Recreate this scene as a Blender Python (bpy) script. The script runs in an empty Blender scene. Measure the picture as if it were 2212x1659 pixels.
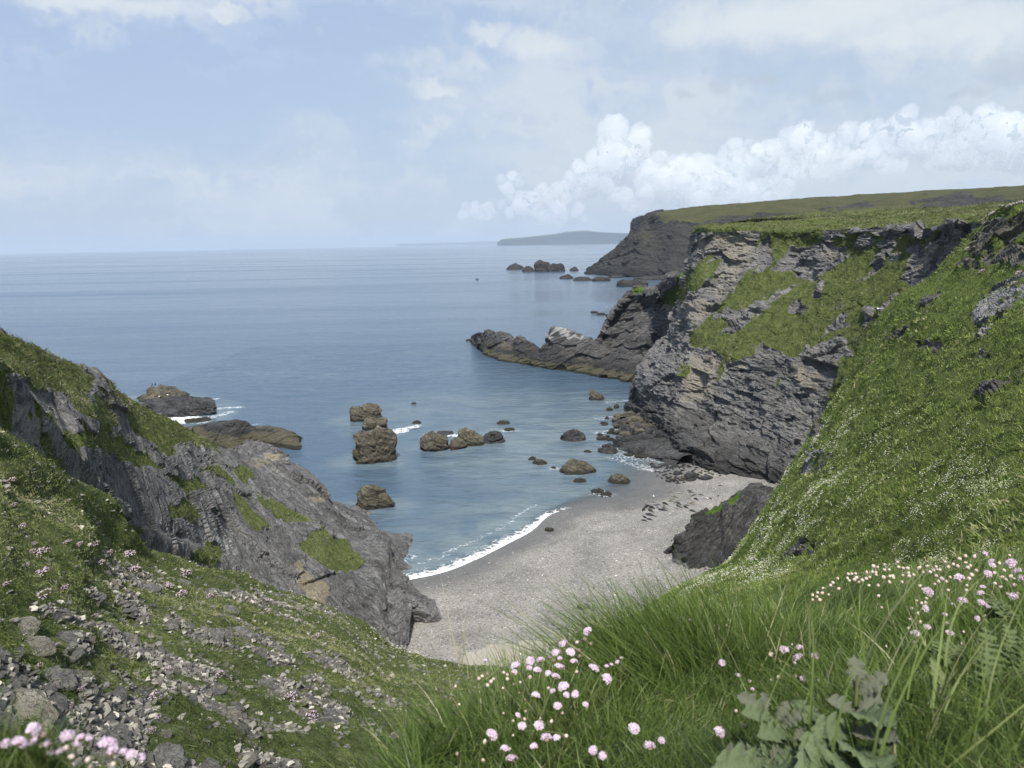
import bpy, math, random
import numpy as np
from mathutils import Matrix, Vector
R = math.radians
rng = np.random.default_rng(11); random.seed(5)
SC = bpy.context.scene; COL = SC.collection

# ------------------------------------------------------------------ camera
F = 1661.0; H = 42.0; PITCH = R(10.36); ROLL = R(-1.06)
cam_d = bpy.data.cameras.new('camera'); cam = bpy.data.objects.new('camera', cam_d); COL.objects.link(cam)
cam_d.sensor_width = 36; cam_d.lens = F * 36 / 2212; cam_d.clip_start = 0.05; cam_d.clip_end = 200000
MC = Matrix.Rotation(math.pi / 2 - PITCH, 3, 'X') @ Matrix.Rotation(ROLL, 3, 'Z')
cam.matrix_world = Matrix.Translation((0, 0, H)) @ MC.to_4x4()
cam_d.dof.use_dof = True; cam_d.dof.focus_distance = 40; cam_d.dof.aperture_fstop = 11
SC.camera = cam
MCn = np.array(MC)

# ------------------------------------------------------------------ sun, exposure (the world shader follows the node helpers)
SUN_EL, SUN_AZ = 54.0, 178.0        # azimuth clockwise from +Y (view direction)
sd = bpy.data.lights.new('sun', 'SUN'); so = bpy.data.objects.new('sun', sd); COL.objects.link(so)
sd.energy = 5.0; sd.angle = R(5); sd.color = (1.0, 0.955, 0.89)
sdir = Vector((math.cos(R(SUN_EL)) * math.sin(R(SUN_AZ)), math.cos(R(SUN_EL)) * math.cos(R(SUN_AZ)), math.sin(R(SUN_EL))))
so.rotation_euler = sdir.to_track_quat('Z', 'Y').to_euler()
vs = SC.view_settings; vs.view_transform = 'Standard'; vs.look = 'None'; vs.exposure = 0.47; vs.gamma = 1.0; vs.use_curve_mapping = False
SC.cycles.max_bounces = 9; SC.cycles.diffuse_bounces = 2; SC.cycles.glossy_bounces = 2; SC.cycles.transmission_bounces = 3
SC.cycles.transparent_max_bounces = 10; SC.cycles.volume_bounces = 8; SC.cycles.sample_clamp_indirect = 4
SC.cycles.use_denoising = True

# ------------------------------------------------------------------ pixels (of the 2212 x 1659 picture) to points
def ray(u, v):
    d = MCn @ np.array([(u - 1106) / F, (829.5 - v) / F, -1.0]); return d / math.hypot(d[0], d[1])
def P(u, v, D):
    return np.array([0, 0, H]) + ray(u, v) * D
def S(u, v, z=0.0):
    d = ray(u, v); return np.array([0, 0, H]) + d * ((z - H) / d[2])
def pix(p):
    q = (np.asarray(p, float) - [0, 0, H]) @ MCn
    w = np.maximum(-q[..., 2], 1e-3); return 1106 + F * q[..., 0] / w, 829.5 - F * q[..., 1] / w

# ------------------------------------------------------------------ numpy noise
def _h(ix, iy, iz, s):
    h = (ix.astype(np.int64) * 73856093) ^ (iy.astype(np.int64) * 19349663) ^ (iz.astype(np.int64) * 83492791) ^ (s * 2654435761)
    h &= 0xffffffff; h = ((h ^ (h >> 15)) * 2246822519) & 0xffffffff; h = ((h ^ (h >> 13)) * 3266489917) & 0xffffffff
    return h ^ (h >> 16)
def perlin(p, s=0):
    i = np.floor(p).astype(np.int64); f = p - i; w = f * f * f * (f * (f * 6 - 15) + 10); out = 0
    for dx in (0, 1):
        for dy in (0, 1):
            for dz in (0, 1):
                h = _h(i[:, 0] + dx, i[:, 1] + dy, i[:, 2] + dz, s)
                g = ((h & 1023) / 511.5 - 1) * (f[:, 0] - dx) + (((h >> 10) & 1023) / 511.5 - 1) * (f[:, 1] - dy) + (((h >> 20) & 1023) / 511.5 - 1) * (f[:, 2] - dz)
                wt = (w[:, 0] if dx else 1 - w[:, 0]) * (w[:, 1] if dy else 1 - w[:, 1]) * (w[:, 2] if dz else 1 - w[:, 2])
                out = out + g * wt
    return out
def fbm(p, o=4, s=0, gain=.5, ridged=False):
    a = 1; t = 0; n = 0
    for k in range(o):
        q = perlin(p * 2 ** k + 17.3 * k, s + k)
        if ridged: q = .5 - abs(q) * 1.6
        t = t + a * q; n += a; a *= gain
    return t / n
def cell(p, s=0, tilt=.8):
    """fractured blocks: distance-free plane of the nearest random cell"""
    i = np.floor(p).astype(np.int64); best = np.full(len(p), 9e9); val = np.zeros(len(p))
    for dx in (-1, 0, 1):
        for dy in (-1, 0, 1):
            for dz in (-1, 0, 1):
                j0, j1, j2 = i[:, 0] + dx, i[:, 1] + dy, i[:, 2] + dz
                h = _h(j0, j1, j2, s); h2 = _h(j0, j1, j2, s + 91)
                c0 = p[:, 0] - (j0 + (h & 1023) / 1023); c1 = p[:, 1] - (j1 + ((h >> 10) & 1023) / 1023); c2 = p[:, 2] - (j2 + ((h >> 20) & 1023) / 1023)
                d = c0 * c0 + c1 * c1 + c2 * c2; m = d < best
                v = ((h2 & 255) / 127.5 - 1) * .5 + tilt * (c0 * (((h2 >> 8) & 255) / 127.5 - 1) + c1 * (((h2 >> 16) & 255) / 127.5 - 1) + c2 * (((h2 >> 24) & 255) / 127.5 - 1))
                best = np.where(m, d, best); val = np.where(m, v, val)
    return val
def frame(n):
    n = np.array(n, float); n /= np.linalg.norm(n); a = np.cross(n, [0.3, 1, 0.1]); a /= np.linalg.norm(a)
    return np.array([a, np.cross(n, a), n])
def rockdisp(p, bed=(0, 0, 1), scale=1.0, s=0, layer=1.0):
    q = p @ frame(bed).T
    a = cell(q / scale * [.13, .13, .3], s) * 1.6 + cell(q / scale * [.38, .38, 1.0] + 5, s + 3) * .62 + cell(q / scale * [1.1, 1.1, 3.2] + 9, s + 5, .6) * .24
    z_ = q[:, 2:3] / scale; k_ = q / scale
    l = fbm(k_ * [.1, .1, 1.5] + z_ * [.53, .81, 0], 3, s + 8) * .6 * layer + fbm(k_ * [.3, .3, 3.4] + z_ * [1.3, 2.1, 0], 2, s + 9) * .2 * layer
    return (a + l + fbm(q / scale * .09, 3, s + 4) * 1.6) * scale
def polymask(U, V, poly, soft=8.0):
    poly = np.array(poly, float); n = len(poly); best = np.full(U.shape, 1e9); ins = np.zeros(U.shape, bool)
    for k in range(n):
        a = poly[k]; b = poly[(k + 1) % n]; d = b - a; L = d @ d + 1e-9
        t = np.clip(((U - a[0]) * d[0] + (V - a[1]) * d[1]) / L, 0, 1)
        best = np.minimum(best, np.hypot(U - a[0] - t * d[0], V - a[1] - t * d[1]))
        c = (a[1] > V) != (b[1] > V)
        with np.errstate(all='ignore'):
            ins ^= c & (U < (b[0] - a[0]) * (V - a[1]) / (b[1] - a[1] + 1e-12) + a[0])
    return np.clip(.5 + np.where(ins, best, -best) / (2 * soft), 0, 1)
def masks(U, V, polys, sx=1, ox=0, oy=0, soft=8):
    m = np.zeros(U.shape)
    for p in polys: m = np.maximum(m, polymask(U, V, [(ox + x * sx, oy + y * sx) for x, y in p], soft))
    return m

# ------------------------------------------------------------------ objects
def meta(o, label=None, cat=None, group=None, kind=None):
    if label: o['label'] = label
    if cat: o['category'] = cat
    if group: o['group'] = group
    if kind: o['kind'] = kind
    return o
def mesh_np(name, co, faces, mat, attrs=None, smooth=False, parent=None, link=True):
    me = bpy.data.meshes.new(name); co = np.asarray(co, np.float32); faces = np.asarray(faces, np.int32); k = faces.shape[1]
    me.vertices.add(len(co)); me.vertices.foreach_set('co', co.ravel())
    me.loops.add(faces.size); me.loops.foreach_set('vertex_index', faces.ravel())
    me.polygons.add(len(faces)); me.polygons.foreach_set('loop_start', np.arange(len(faces), dtype=np.int32) * k)
    me.polygons.foreach_set('use_smooth', np.full(len(faces), smooth))
    me.update(calc_edges=True)
    for a, v in (attrs or {}).items():
        v = np.asarray(v, np.float32)
        at = me.attributes.new(a, 'FLOAT', 'POINT'); at.data.foreach_set('value', v.ravel())
    me.materials.append(mat)
    o = bpy.data.objects.new(name, me)
    if link: COL.objects.link(o)
    if parent: o.parent = parent
    return o
def empty(name, loc, rot=(0, 0, 0), sc=1.0):
    o = bpy.data.objects.new(name, None); o.location = loc; o.rotation_euler = rot; o.scale = (sc, sc, sc); o.empty_display_size = .1
    COL.objects.link(o); return o
def gridfaces(n, m):
    i = np.arange(n * m).reshape(n, m)
    return np.stack([i[:-1, :-1], i[1:, :-1], i[1:, 1:], i[:-1, 1:]], -1).reshape(-1, 4)
def cr(a, n):
    """catmull-rom resample along axis 0"""
    a = np.asarray(a, float); m = len(a); e = np.concatenate([2 * a[:1] - a[1:2], a, 2 * a[-1:] - a[-2:-1]])
    t = np.linspace(0, m - 1, n); k = np.minimum(t.astype(int), m - 2); f = (t - k).reshape([-1] + [1] * (a.ndim - 1))
    p0, p1, p2, p3 = e[k], e[k + 1], e[k + 2], e[k + 3]
    return .5 * (2 * p1 + (p2 - p0) * f + (2 * p0 - 5 * p1 + 4 * p2 - p3) * f ** 2 + (3 * p1 - p0 - 3 * p2 + p3) * f ** 3)
def surf(ctrl, n, m):
    c = np.array(ctrl, float); g = cr(c, n); g = cr(g.transpose(1, 0, 2), m).transpose(1, 0, 2); return g
def normals(g, flip=1):
    du = np.gradient(g, axis=0); dv = np.gradient(g, axis=1); n = np.cross(du, dv) * flip
    return n / (np.linalg.norm(n, axis=2, keepdims=True) + 1e-9)
def sm(x, a, b):
    t = np.clip((x - a) / (b - a), 0, 1); return t * t * (3 - 2 * t)

# ------------------------------------------------------------------ node helper
class NT:
    def __init__(s, tree): s.t = tree; s.n = tree.nodes; s.l = tree.links
    def new(s, typ, **kw):
        o = s.n.new(typ)
        for k, v in kw.items(): setattr(o, k, v)
        return o
    def put(s, sock, v):
        if v is None: return
        if isinstance(v, bpy.types.NodeSocket): s.l.new(v, sock)
        elif isinstance(v, (tuple, list)):
            if sock.type == 'RGBA' and len(v) == 3: v = (*v, 1)
            sock.default_value = v
        else:
            sock.default_value = v if sock.type not in ('RGBA', 'VECTOR') else ((v, v, v, 1) if sock.type == 'RGBA' else (v, v, v))
    def m(s, op, a, b=None, c=None, clamp=False):
        o = s.new('ShaderNodeMath', operation=op, use_clamp=clamp); s.put(o.inputs[0], a); s.put(o.inputs[1], b); s.put(o.inputs[2], c); return o.outputs[0]
    def vm(s, op, a, b=None, sc=None):
        o = s.new('ShaderNodeVectorMath', operation=op); s.put(o.inputs[0], a); s.put(o.inputs[1], b)
        if sc is not None: s.put(o.inputs['Scale'], sc)
        return o.outputs['Value' if op in ('DOT_PRODUCT', 'LENGTH', 'DISTANCE') else 'Vector']
    def mix(s, f, a, b, mode='MIX'):
        o = s.new('ShaderNodeMix', data_type='RGBA', blend_type=mode); o.clamp_factor = True
        s.put(o.inputs[0], f); s.put(o.inputs[6], a); s.put(o.inputs[7], b); return o.outputs[2]
    def noise(s, vec, scale, detail=4, rough=.55, dist=0, out='Fac'):
        o = s.new('ShaderNodeTexNoise'); s.put(o.inputs['Vector'], vec); o.inputs['Scale'].default_value = scale
        o.inputs['Detail'].default_value = detail; o.inputs['Roughness'].default_value = rough; o.inputs['Distortion'].default_value = dist
        return o.outputs[out]
    def vor(s, vec, scale, feature='F1', rand=1.0, out='Distance'):
        o = s.new('ShaderNodeTexVoronoi', feature=feature); s.put(o.inputs['Vector'], vec); o.inputs['Scale'].default_value = scale
        o.inputs['Randomness'].default_value = rand; return o.outputs[out]
    def ss(s, x, a, b, lo=0, hi=1):
        o = s.new('ShaderNodeMapRange', interpolation_type='SMOOTHSTEP'); s.put(o.inputs[0], x); s.put(o.inputs[1], a); s.put(o.inputs[2], b)
        o.inputs[3].default_value = lo; o.inputs[4].default_value = hi; return o.outputs[0]
    def ramp(s, f, stops):
        o = s.new('ShaderNodeValToRGB'); s.put(o.inputs[0], f); r = o.color_ramp
        while len(r.elements) < len(stops): r.elements.new(.5)
        for e, (p, c) in zip(r.elements, stops): e.position = p; e.color = (*c, 1)
        return o.outputs[0]
    def attr(s, name):
        return s.new('ShaderNodeAttribute', attribute_name=name).outputs['Fac']
    def bump(s, h, strength=.5, dist=.1, normal=None):
        o = s.new('ShaderNodeBump'); s.put(o.inputs['Height'], h); o.inputs['Strength'].default_value = strength
        o.inputs['Distance'].default_value = dist; s.put(o.inputs['Normal'], normal); return o.outputs[0]
    def bsdf(s, col, rough=.8, normal=None, spec=.3):
        o = s.new('ShaderNodeBsdfPrincipled'); s.put(o.inputs['Base Color'], col); s.put(o.inputs['Roughness'], rough)
        s.put(o.inputs['Normal'], normal); s.put(o.inputs['Specular IOR Level'], spec); return o
    def out(s, sh, vol=None):
        o = s.new('ShaderNodeOutputMaterial')
        if sh is not None: s.l.new(sh, o.inputs[0])
        if vol is not None: s.l.new(vol, o.inputs[1])
def newmat(name):
    m = bpy.data.materials.new(name); m.use_nodes = True; m.node_tree.nodes.clear(); return m, NT(m.node_tree)

# ------------------------------------------------------------------ world: Nishita sky behind thin high cloud and a bank of cumulus
W = bpy.data.worlds.new('World'); SC.world = W; W.use_nodes = True; W.node_tree.nodes.clear(); w = NT(W.node_tree)
sky = w.new('ShaderNodeTexSky', sky_type='NISHITA', sun_disc=False, sun_elevation=R(SUN_EL), sun_rotation=R(SUN_AZ), altitude=50)
sky.air_density = 1.0; sky.dust_density = 1.5; sky.ozone_density = 2.0
skyc = w.mix(1.0, sky.outputs[0], (.10, .10, .10), 'MULTIPLY')
tc = w.new('ShaderNodeTexCoord').outputs['Generated']
dirn = w.vm('NORMALIZE', tc); sx_ = w.new('ShaderNodeSeparateXYZ'); w.put(sx_.inputs[0], dirn)
azd = w.m('MULTIPLY', w.m('ARCTAN2', sx_.outputs[0], sx_.outputs[1]), 57.2958)
eld = w.m('MULTIPLY', w.m('ARCSINE', sx_.outputs[2]), 57.2958)
ae = w.new('ShaderNodeCombineXYZ'); w.put(ae.inputs[0], azd); w.put(ae.inputs[1], eld); ae = ae.outputs[0]
def azel(u, v):
    d = ray(u, v); return math.degrees(math.atan2(d[0], d[1])), math.degrees(math.atan2(d[2], 1))
# puffs of the cumulus bank: picture place, half width, half height (pixels) and weight
PUFFS = [(1030, 455, 40, 14, .8), (1105, 395, 30, 22, .8), (1130, 440, 60, 30, .9), (1215, 465, 60, 22, .9), (1190, 420, 40, 22, .8),
         (1265, 385, 40, 38, 1), (1325, 330, 22, 62, 1.05), (1300, 370, 30, 45, 1), (1378, 325, 34, 48, 1.1), (1365, 370, 55, 50, 1),
         (1450, 365, 60, 38, 1), (1520, 390, 110, 45, 1), (1480, 420, 170, 40, .85), (1640, 410, 90, 24, .8), (1600, 335, 45, 25, .85), (1725, 325, 58, 48, 1.1),
         (1670, 355, 80, 40, 1), (1790, 355, 80, 30, 1), (1870, 310, 75, 38, .95), (1975, 290, 55, 42, 1.0), (1960, 340, 120, 28, .8),
         (2130, 285, 80, 46, 1.1), (2180, 315, 85, 42, 1.05), (2290, 300, 120, 55, 1.1), (2080, 325, 70, 28, .9)]
# thin high veil
wv_ = w.vm('SCALE', w.vm('SUBTRACT', w.noise(ae, .16, 4, .6, out='Color'), (.5, .5, .5)), sc=3.0)
ad = w.vm('ADD', ae, wv_)
st = w.vm('MULTIPLY', ad, (.05, .15, 1)); veil = w.noise(st, 1.0, 5, .5)
wisp = w.noise(w.vm('MULTIPLY', w.vm('ADD', ad, (13, 5, 3)), (.10, .30, 1)), 1.3, 7, .62)
side = w.ss(azd, -32, 26); grad = w.ss(eld, 0, 24)
base = w.mix(side, w.mix(grad, (.50, .60, .78), (.42, .54, .80)), w.mix(grad, (.575, .67, .775), (.49, .605, .78)))
base = w.mix(.25, base, skyc)
c1 = w.mix(w.m('MULTIPLY', w.ss(w.m('ADD', veil, w.m('MULTIPLY', side, .13)), .45, .70), .72), base, (.66, .725, .775))
c1 = w.mix(w.m('MULTIPLY', w.ss(wisp, .50, .66), .38), c1, (.44, .54, .72))
def blob(c, lst, col, amt, tall=0):
    m_ = None
    for u_, v_, a_, b_ in lst:
        A, E = azel(u_, v_); d_ = w.vm('MULTIPLY', w.vm('SUBTRACT', ad2, (A, E, 0)), (F / 57.3 / a_, F / 57.3 / b_, 0)); f_ = w.m('SUBTRACT', 1.0, w.vm('LENGTH', d_)); m_ = f_ if m_ is None else w.m('MAXIMUM', m_, f_)
    return w.mix(w.m('MULTIPLY', w.ss(m_, 0.0, .75), amt), c, col)
ad2 = w.vm('ADD', ae, w.vm('SCALE', w.vm('SUBTRACT', w.noise(ae, .45, 6, .65, out='Color'), (.5, .5, .5)), sc=3.2))
c1 = blob(c1, [(1150, 100, 95, 42), (1060, 72, 80, 26), (200, 5, 260, 32), (490, 28, 60, 16), (1750, 40, 420, 62), (2050, 60, 300, 50), (940, 195, 60, 24), (2135, 95, 40, 40)], (.77, .81, .82), .58)
c1 = blob(c1, [(1555, 190, 36, 26), (1640, 160, 60, 16), (1790, 205, 75, 26), (2190, 150, 80, 50), (2090, 200, 70, 14), (1480, 205, 40, 12)], (.47, .545, .635), .55)
c1 = w.mix(w.m('MULTIPLY', w.ss(eld, 5, 0), .35), c1, (.52, .62, .76))
belowh = w.mix(w.ss(sx_.outputs[2], -.02, -.3), c1, (.12, .13, .10))
bg = w.new('ShaderNodeBackground'); w.put(bg.inputs[0], belowh); bg.inputs[1].default_value = 0.78
wo = w.new('ShaderNodeOutputWorld'); w.l.new(bg.outputs[0], wo.inputs[0])
W.cycles.sampling_method = 'MANUAL'; W.cycles.sample_map_resolution = 256

# ------------------------------------------------------------------ materials
def land_mat(name, bed=(0, 0, 1), rock=((.035, .037, .042), (.10, .10, .105), (.20, .195, .19)), tan=(.27, .235, .165), grass=((.045, .085, .014), (.10, .16, .03)),
             dry=(.16, .15, .07), tide=0, black=0, s=1.0, lichen=.5, gscale=1.0, obj=False, grassmix=.5, goff=0):
    m, t = newmat(name)
    if obj: pos = t.new('ShaderNodeTexCoord').outputs['Object']
    else: pos = t.new('ShaderNodeNewGeometry').outputs['Position']
    fr = frame(bed); B = []
    for k in range(3): B.append(t.vm('DOT_PRODUCT', pos, tuple(fr[k])))
    c = t.new('ShaderNodeCombineXYZ'); t.put(c.inputs[0], B[0]); t.put(c.inputs[1], B[1]); t.put(c.inputs[2], t.m('MULTIPLY', B[2], 4.5)); bedv = c.outputs[0]
    big = t.noise(bedv, .12 * s, 5, .6, .4); mid = t.noise(bedv, .55 * s, 8, .68, .5); fin = t.noise(bedv, 2.6 * s, 8, .7, .4)
    v = t.m('ADD', t.m('MULTIPLY', big, .35), t.m('ADD', t.m('MULTIPLY', mid, .45), t.m('MULTIPLY', fin, .5)))
    col = t.ramp(v, [(.50, rock[0]), (.64, rock[1]), (.79, rock[2])])
    crack = t.vor(t.vm('ADD', bedv, t.vm('SCALE', t.noise(bedv, 1.0 * s, 3, out='Color'), sc=.8)), .45 * s, 'DISTANCE_TO_EDGE')
    crk = t.ss(crack, .0, .045); crk2 = t.ss(t.vor(bedv, 1.7 * s, 'DISTANCE_TO_EDGE'), 0, .06)
    col = t.mix(t.m('MULTIPLY', t.m('SUBTRACT', 1, crk), .6), col, (.02, .02, .022))
    tn = t.m('ADD', t.attr('tan'), t.m('MULTIPLY', t.m('SUBTRACT', t.noise(bedv, .5 * s, 6, .7), .5), 1.3))
    tanc = t.ramp(t.noise(bedv, 1.8 * s, 8, .75), [(.3, tuple(x * .35 for x in tan)), (.5, tan), (.72, tuple(min(1, x * 1.55) for x in tan))])
    col = t.mix(t.m('MULTIPLY', t.ss(tn, .42, .75), .85), col, tanc)
    pl = t.m('ADD', t.attr('pale'), t.m('MULTIPLY', t.m('SUBTRACT', t.noise(bedv, 2.2 * s, 7, .8), .5), 2.2))
    col = t.mix(t.m('MULTIPLY', t.ss(pl, .5, .85), .85), col, (.46, .46, .45))
    lc = t.ss(t.noise(pos, 3.1 * s, 8, .8), .64, .74); col = t.mix(t.m('MULTIPLY', lc, lichen), col, (.40, .39, .34))
    sz = t.new('ShaderNodeSeparateXYZ'); t.put(sz.inputs[0], t.new('ShaderNodeNewGeometry').outputs['Position']); z = sz.outputs[2]
    zz = t.m('ADD', z, t.m('MULTIPLY', t.m('SUBTRACT', t.noise(pos, .35, 4, .6), .5), 4.0))
    if black: col = t.mix(t.ss(zz, black + 4.0, black - 4.5, 0, .78), col, (.018, .018, .019))
    rough = .78
    if tide:
        tc_ = t.ramp(t.noise(bedv, 2.0, 7, .7), [(.3, (.05, .045, .03)), (.5, (.125, .115, .072)), (.75, (.23, .215, .15))])
        col = t.mix(t.ss(zz, tide + .35, tide - .35, 0, .92), col, tc_)
        col = t.mix(t.ss(t.m('ADD', z, t.m('MULTIPLY', t.m('SUBTRACT', mid, .5), 1.2)), .9, .5, 0, .8), col, (.018, .018, .016))
    # grass
    gn = t.noise(pos, .5 * gscale, 7, .68); gf = t.noise(pos, 5.5 * gscale, 6, .75); gm = t.noise(pos, 1.7 * gscale, 6, .7)
    ga = t.m('ADD', t.m('ADD', t.attr('grass'), goff), t.m('MULTIPLY', t.m('SUBTRACT', t.m('ADD', t.m('MULTIPLY', gm, .5), t.m('MULTIPLY', mid, .5)), .5), 1.5))
    gmask = t.ss(ga, .46, .60)
    gcol = t.mix(t.ss(t.m('ADD', t.m('MULTIPLY', gn, .5), t.m('MULTIPLY', gf, .5)), .36, .64), grass[0], grass[1])
    gcol = t.mix(t.m('MULTIPLY', t.ss(t.m('ADD', t.m('MULTIPLY', gn, .4), t.m('MULTIPLY', t.noise(pos, .9 * gscale, 5, .7, 1.0), .7)), .56, .76), grassmix), gcol, dry)
    col2 = t.mix(gmask, col, gcol)
    hgt = t.m('ADD', t.m('MULTIPLY', mid, .9), t.m('ADD', t.m('MULTIPLY', fin, .45), t.m('ADD', t.m('MULTIPLY', crk, .12), t.m('MULTIPLY', crk2, .05))))
    bn = t.bump(hgt, 1.0, 1.15 / s); bg_ = t.bump(t.m('ADD', t.m('MULTIPLY', gf, .3), gm), 1.0, .7 / gscale)
    sh1 = t.bsdf(col, rough, bn, .25); sh2 = t.bsdf(gcol, .9, bg_, .08)
    mx = t.new('ShaderNodeMixShader'); t.put(mx.inputs[0], gmask); t.l.new(sh1.outputs[0], mx.inputs[1]); t.l.new(sh2.outputs[0], mx.inputs[2])
    t.out(mx.outputs[0]); return m
M_head = land_mat('headland_slate', (.38, .1, 1), rock=((.06, .058, .055), (.205, .20, .193), (.41, .40, .38)), tan=(.34, .315, .25), black=6.0, grass=((.055, .072, .022), (.125, .150, .048)), dry=(.13, .115, .065), grassmix=.85, goff=-.14)
M_crag = land_mat('crag_slate', (-.3, .1, 1), rock=((.035, .034, .034), (.105, .102, .10), (.25, .245, .235)), tan=(.24, .21, .15), black=5.5, tide=2.6)
M_left = land_mat('left_cliff_slate', (.55, -.2, 1), rock=((.055, .054, .054), (.165, .162, .16), (.38, .375, .365)), tan=(.33, .29, .20), s=1.2, grass=((.075, .10, .03), (.16, .19, .065)), goff=-.06, lichen=.45, dry=(.17, .16, .08))
M_near = land_mat('near_slope_ground', (.4, 0, 1), rock=((.06, .058, .05), (.13, .125, .11), (.26, .25, .22)), s=3.5, gscale=2.0, grass=((.06, .08, .026), (.15, .18, .065)), dry=(.24, .22, .16), lichen=.6, grassmix=.7)
M_right = land_mat('right_slope_ground', (.5, .2, 1), rock=((.04, .04, .036), (.12, .115, .10), (.27, .26, .24)), s=2.0, gscale=1.2, grass=((.07, .10, .026), (.145, .185, .052)), dry=(.19, .18, .09), lichen=.6, grassmix=.4)
M_out = land_mat('outcrop_slate', (-.45, .1, 1), rock=((.012, .012, .013), (.06, .059, .058), (.20, .198, .19)), s=2.2, black=3.2)
M_fore = land_mat('foreshore_slate', (-.3, .1, 1), rock=((.02, .02, .021), (.055, .055, .055), (.15, .15, .145)), s=2.0)
M_far = land_mat('far_headland_slate', (.5, .2, 1), rock=((.018, .017, .016), (.045, .042, .038), (.10, .095, .086)), tan=(.10, .085, .05), s=.22, gscale=.12, black=7, grass=((.055, .058, .022), (.10, .10, .04)), dry=(.10, .085, .05), lichen=.25, grassmix=.8)
M_rock = land_mat('barnacled_slate', (.35, -.3, 1), rock=((.022, .020, .016), (.10, .092, .066), (.27, .25, .19)), s=1.7, obj=True, lichen=.25, tide=.3)
M_wet = land_mat('wet_slate', (.3, -.3, 1), rock=((.014, .014, .015), (.045, .045, .047), (.13, .13, .13)), s=1.8, obj=True, lichen=.15)
M_farrock = land_mat('dark_sea_rock', (.4, -.3, 1), rock=((.018, .017, .015), (.04, .038, .034), (.09, .085, .075)), s=.4, obj=True, lichen=.1)

# ------------------------------------------------------------------ terrain patches
GR = {}
def land(name, ctrl, n, m, mat, flip=1, amp=1.0, bed=(0, 0, 1), scale=1.0, seed=0, gmask=None, tanmask=None, palemask=None, gamp=.3, disp=True, smooth=False, dscale=1.0, layer=1.0, edge=None):
    g = surf(ctrl, n, m); nr = normals(g, flip); p = g.reshape(-1, 3); U, V = pix(p)
    wp = np.stack([fbm(p * .22 / dscale, 4, seed + 31), fbm(p * .22 / dscale + 40, 4, seed + 33)], 1) * 45
    gm = gmask(U + wp[:, 0], V + wp[:, 1], p) if gmask else np.zeros(len(p))
    tm = tanmask(U + wp[:, 0], V + wp[:, 1], p) if tanmask else np.zeros(len(p))
    pm = palemask(U + wp[:, 0], V + wp[:, 1], p) if palemask else np.zeros(len(p))
    d = rockdisp(p, bed, scale, seed, layer) * amp
    gd = fbm(p * 1.1 / dscale, 4, seed + 21) * gamp + fbm(p * .25 / dscale, 3, seed + 22) * gamp * 1.6 + .15 * gamp
    gs = sm(gm, .35, .65)
    if name == 'left_cliff': d = d * np.clip(np.hypot(p[:, 0], p[:, 1]) / 75, .25, 1)
    dd = d * (1 - gs) + (gd + d * (.06 if name == 'right_slope' else .18)) * gs
    q = p + nr.reshape(-1, 3) * dd[:, None]
    g2 = q.reshape(n, m, 3)
    o = mesh_np(name, q, gridfaces(n, m) if flip > 0 else gridfaces(n, m)[:, ::-1], mat, {'grass': gm, 'tan': tm, 'pale': pm}, smooth)
    o['kind'] = 'structure'; GR[name] = dict(g=g2, n=normals(g2, flip), grass=gm.reshape(n, m), U=U.reshape(n, m), V=V.reshape(n, m), tan=tm.reshape(n, m))
    return o
def off(p, x, y, z=None, dz=0):
    q = np.array(p, float) + [x, y, dz]
    if z is not None: q[2] = z
    return q

def ext(r, end, ks=(1, 3.5, 12), rise=.06):
    """carry a row of the land on sideways, out of the picture, in growing steps"""
    a, b = (r[0], r[1]) if end == 0 else (r[-1], r[-2]); m = min(9.0, float(np.hypot(*(np.array(a) - np.array(b))[:2]))); sg = -1 if end == 0 else 1
    e = [np.array(a) + np.array([sg * m * k, -.05 * m * k, rise * m * k]) for k in ks]; return (e[::-1] + list(r)) if end == 0 else (list(r) + e)
# shoreline and beach height
SH = [S(u, v) for u, v in [(700, 1300), (800, 1272), (867, 1256), (960, 1236), (1035, 1206), (1100, 1173), (1150, 1146), (1190, 1112), (1250, 1094), (1330, 1085), (1390, 1066), (1420, 1040), (1440, 1012), (1490, 985), (1560, 975), (1700, 960)]]
SH = cr(np.array(SH)[:, :2], 90)
def shore(xy):
    """signed distance to the waterline, positive inland"""
    best = np.full(len(xy), 1e9); sg = np.zeros(len(xy))
    for a, b in zip(SH[:-1], SH[1:]):
        d = b - a; t = np.clip(((xy - a) @ d) / (d @ d), 0, 1); c = xy - a - t[:, None] * d; r = np.hypot(c[:, 0], c[:, 1]); m = r < best
        cr_ = d[0] * (xy[:, 1] - a[1]) - d[1] * (xy[:, 0] - a[0]); best = np.where(m, r, best); sg = np.where(m, np.sign(cr_), sg)
    return -sg * best
def beachz(xy):
    xy = np.atleast_2d(xy).astype(float); d = shore(xy); p = np.column_stack([xy, np.zeros(len(xy))])
    return np.where(d > 0, .105 * d - .0009 * np.minimum(d, 50) ** 2, .07 * d) + sm(d, 1, 8) * fbm(p * .12, 3, 5) * .35
def BP(u, v):
    z = 2.0
    for _ in range(8):
        p = S(u, v, z); z = float(beachz(p[:2])[0])
    return S(u, v, z)

# sea --------------------------------------------------------------
def axis(lo, hi, step, far):
    a = list(np.arange(lo, hi, step)); e = hi; s_ = step
    while e < far: s_ *= 1.25; e += s_; a.append(e)
    e = lo; s_ = step; b = []
    while e > -far: s_ *= 1.25; e -= s_; b.append(e)
    return np.array(b[::-1] + a)
X = axis(-110, 110, .6, 42000); Y = axis(62, 330, .6, 42000); Y = Y[Y > 20]
gx, gy = np.meshgrid(X, Y, indexing='ij'); sp = np.stack([gx, gy, np.zeros_like(gx)], -1).reshape(-1, 3)
near = (abs(sp[:, 0]) < 112) & (sp[:, 1] > 60) & (sp[:, 1] < 332)
shd = np.full(len(sp), -999.); shd[near] = shore(sp[near, :2])
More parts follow.
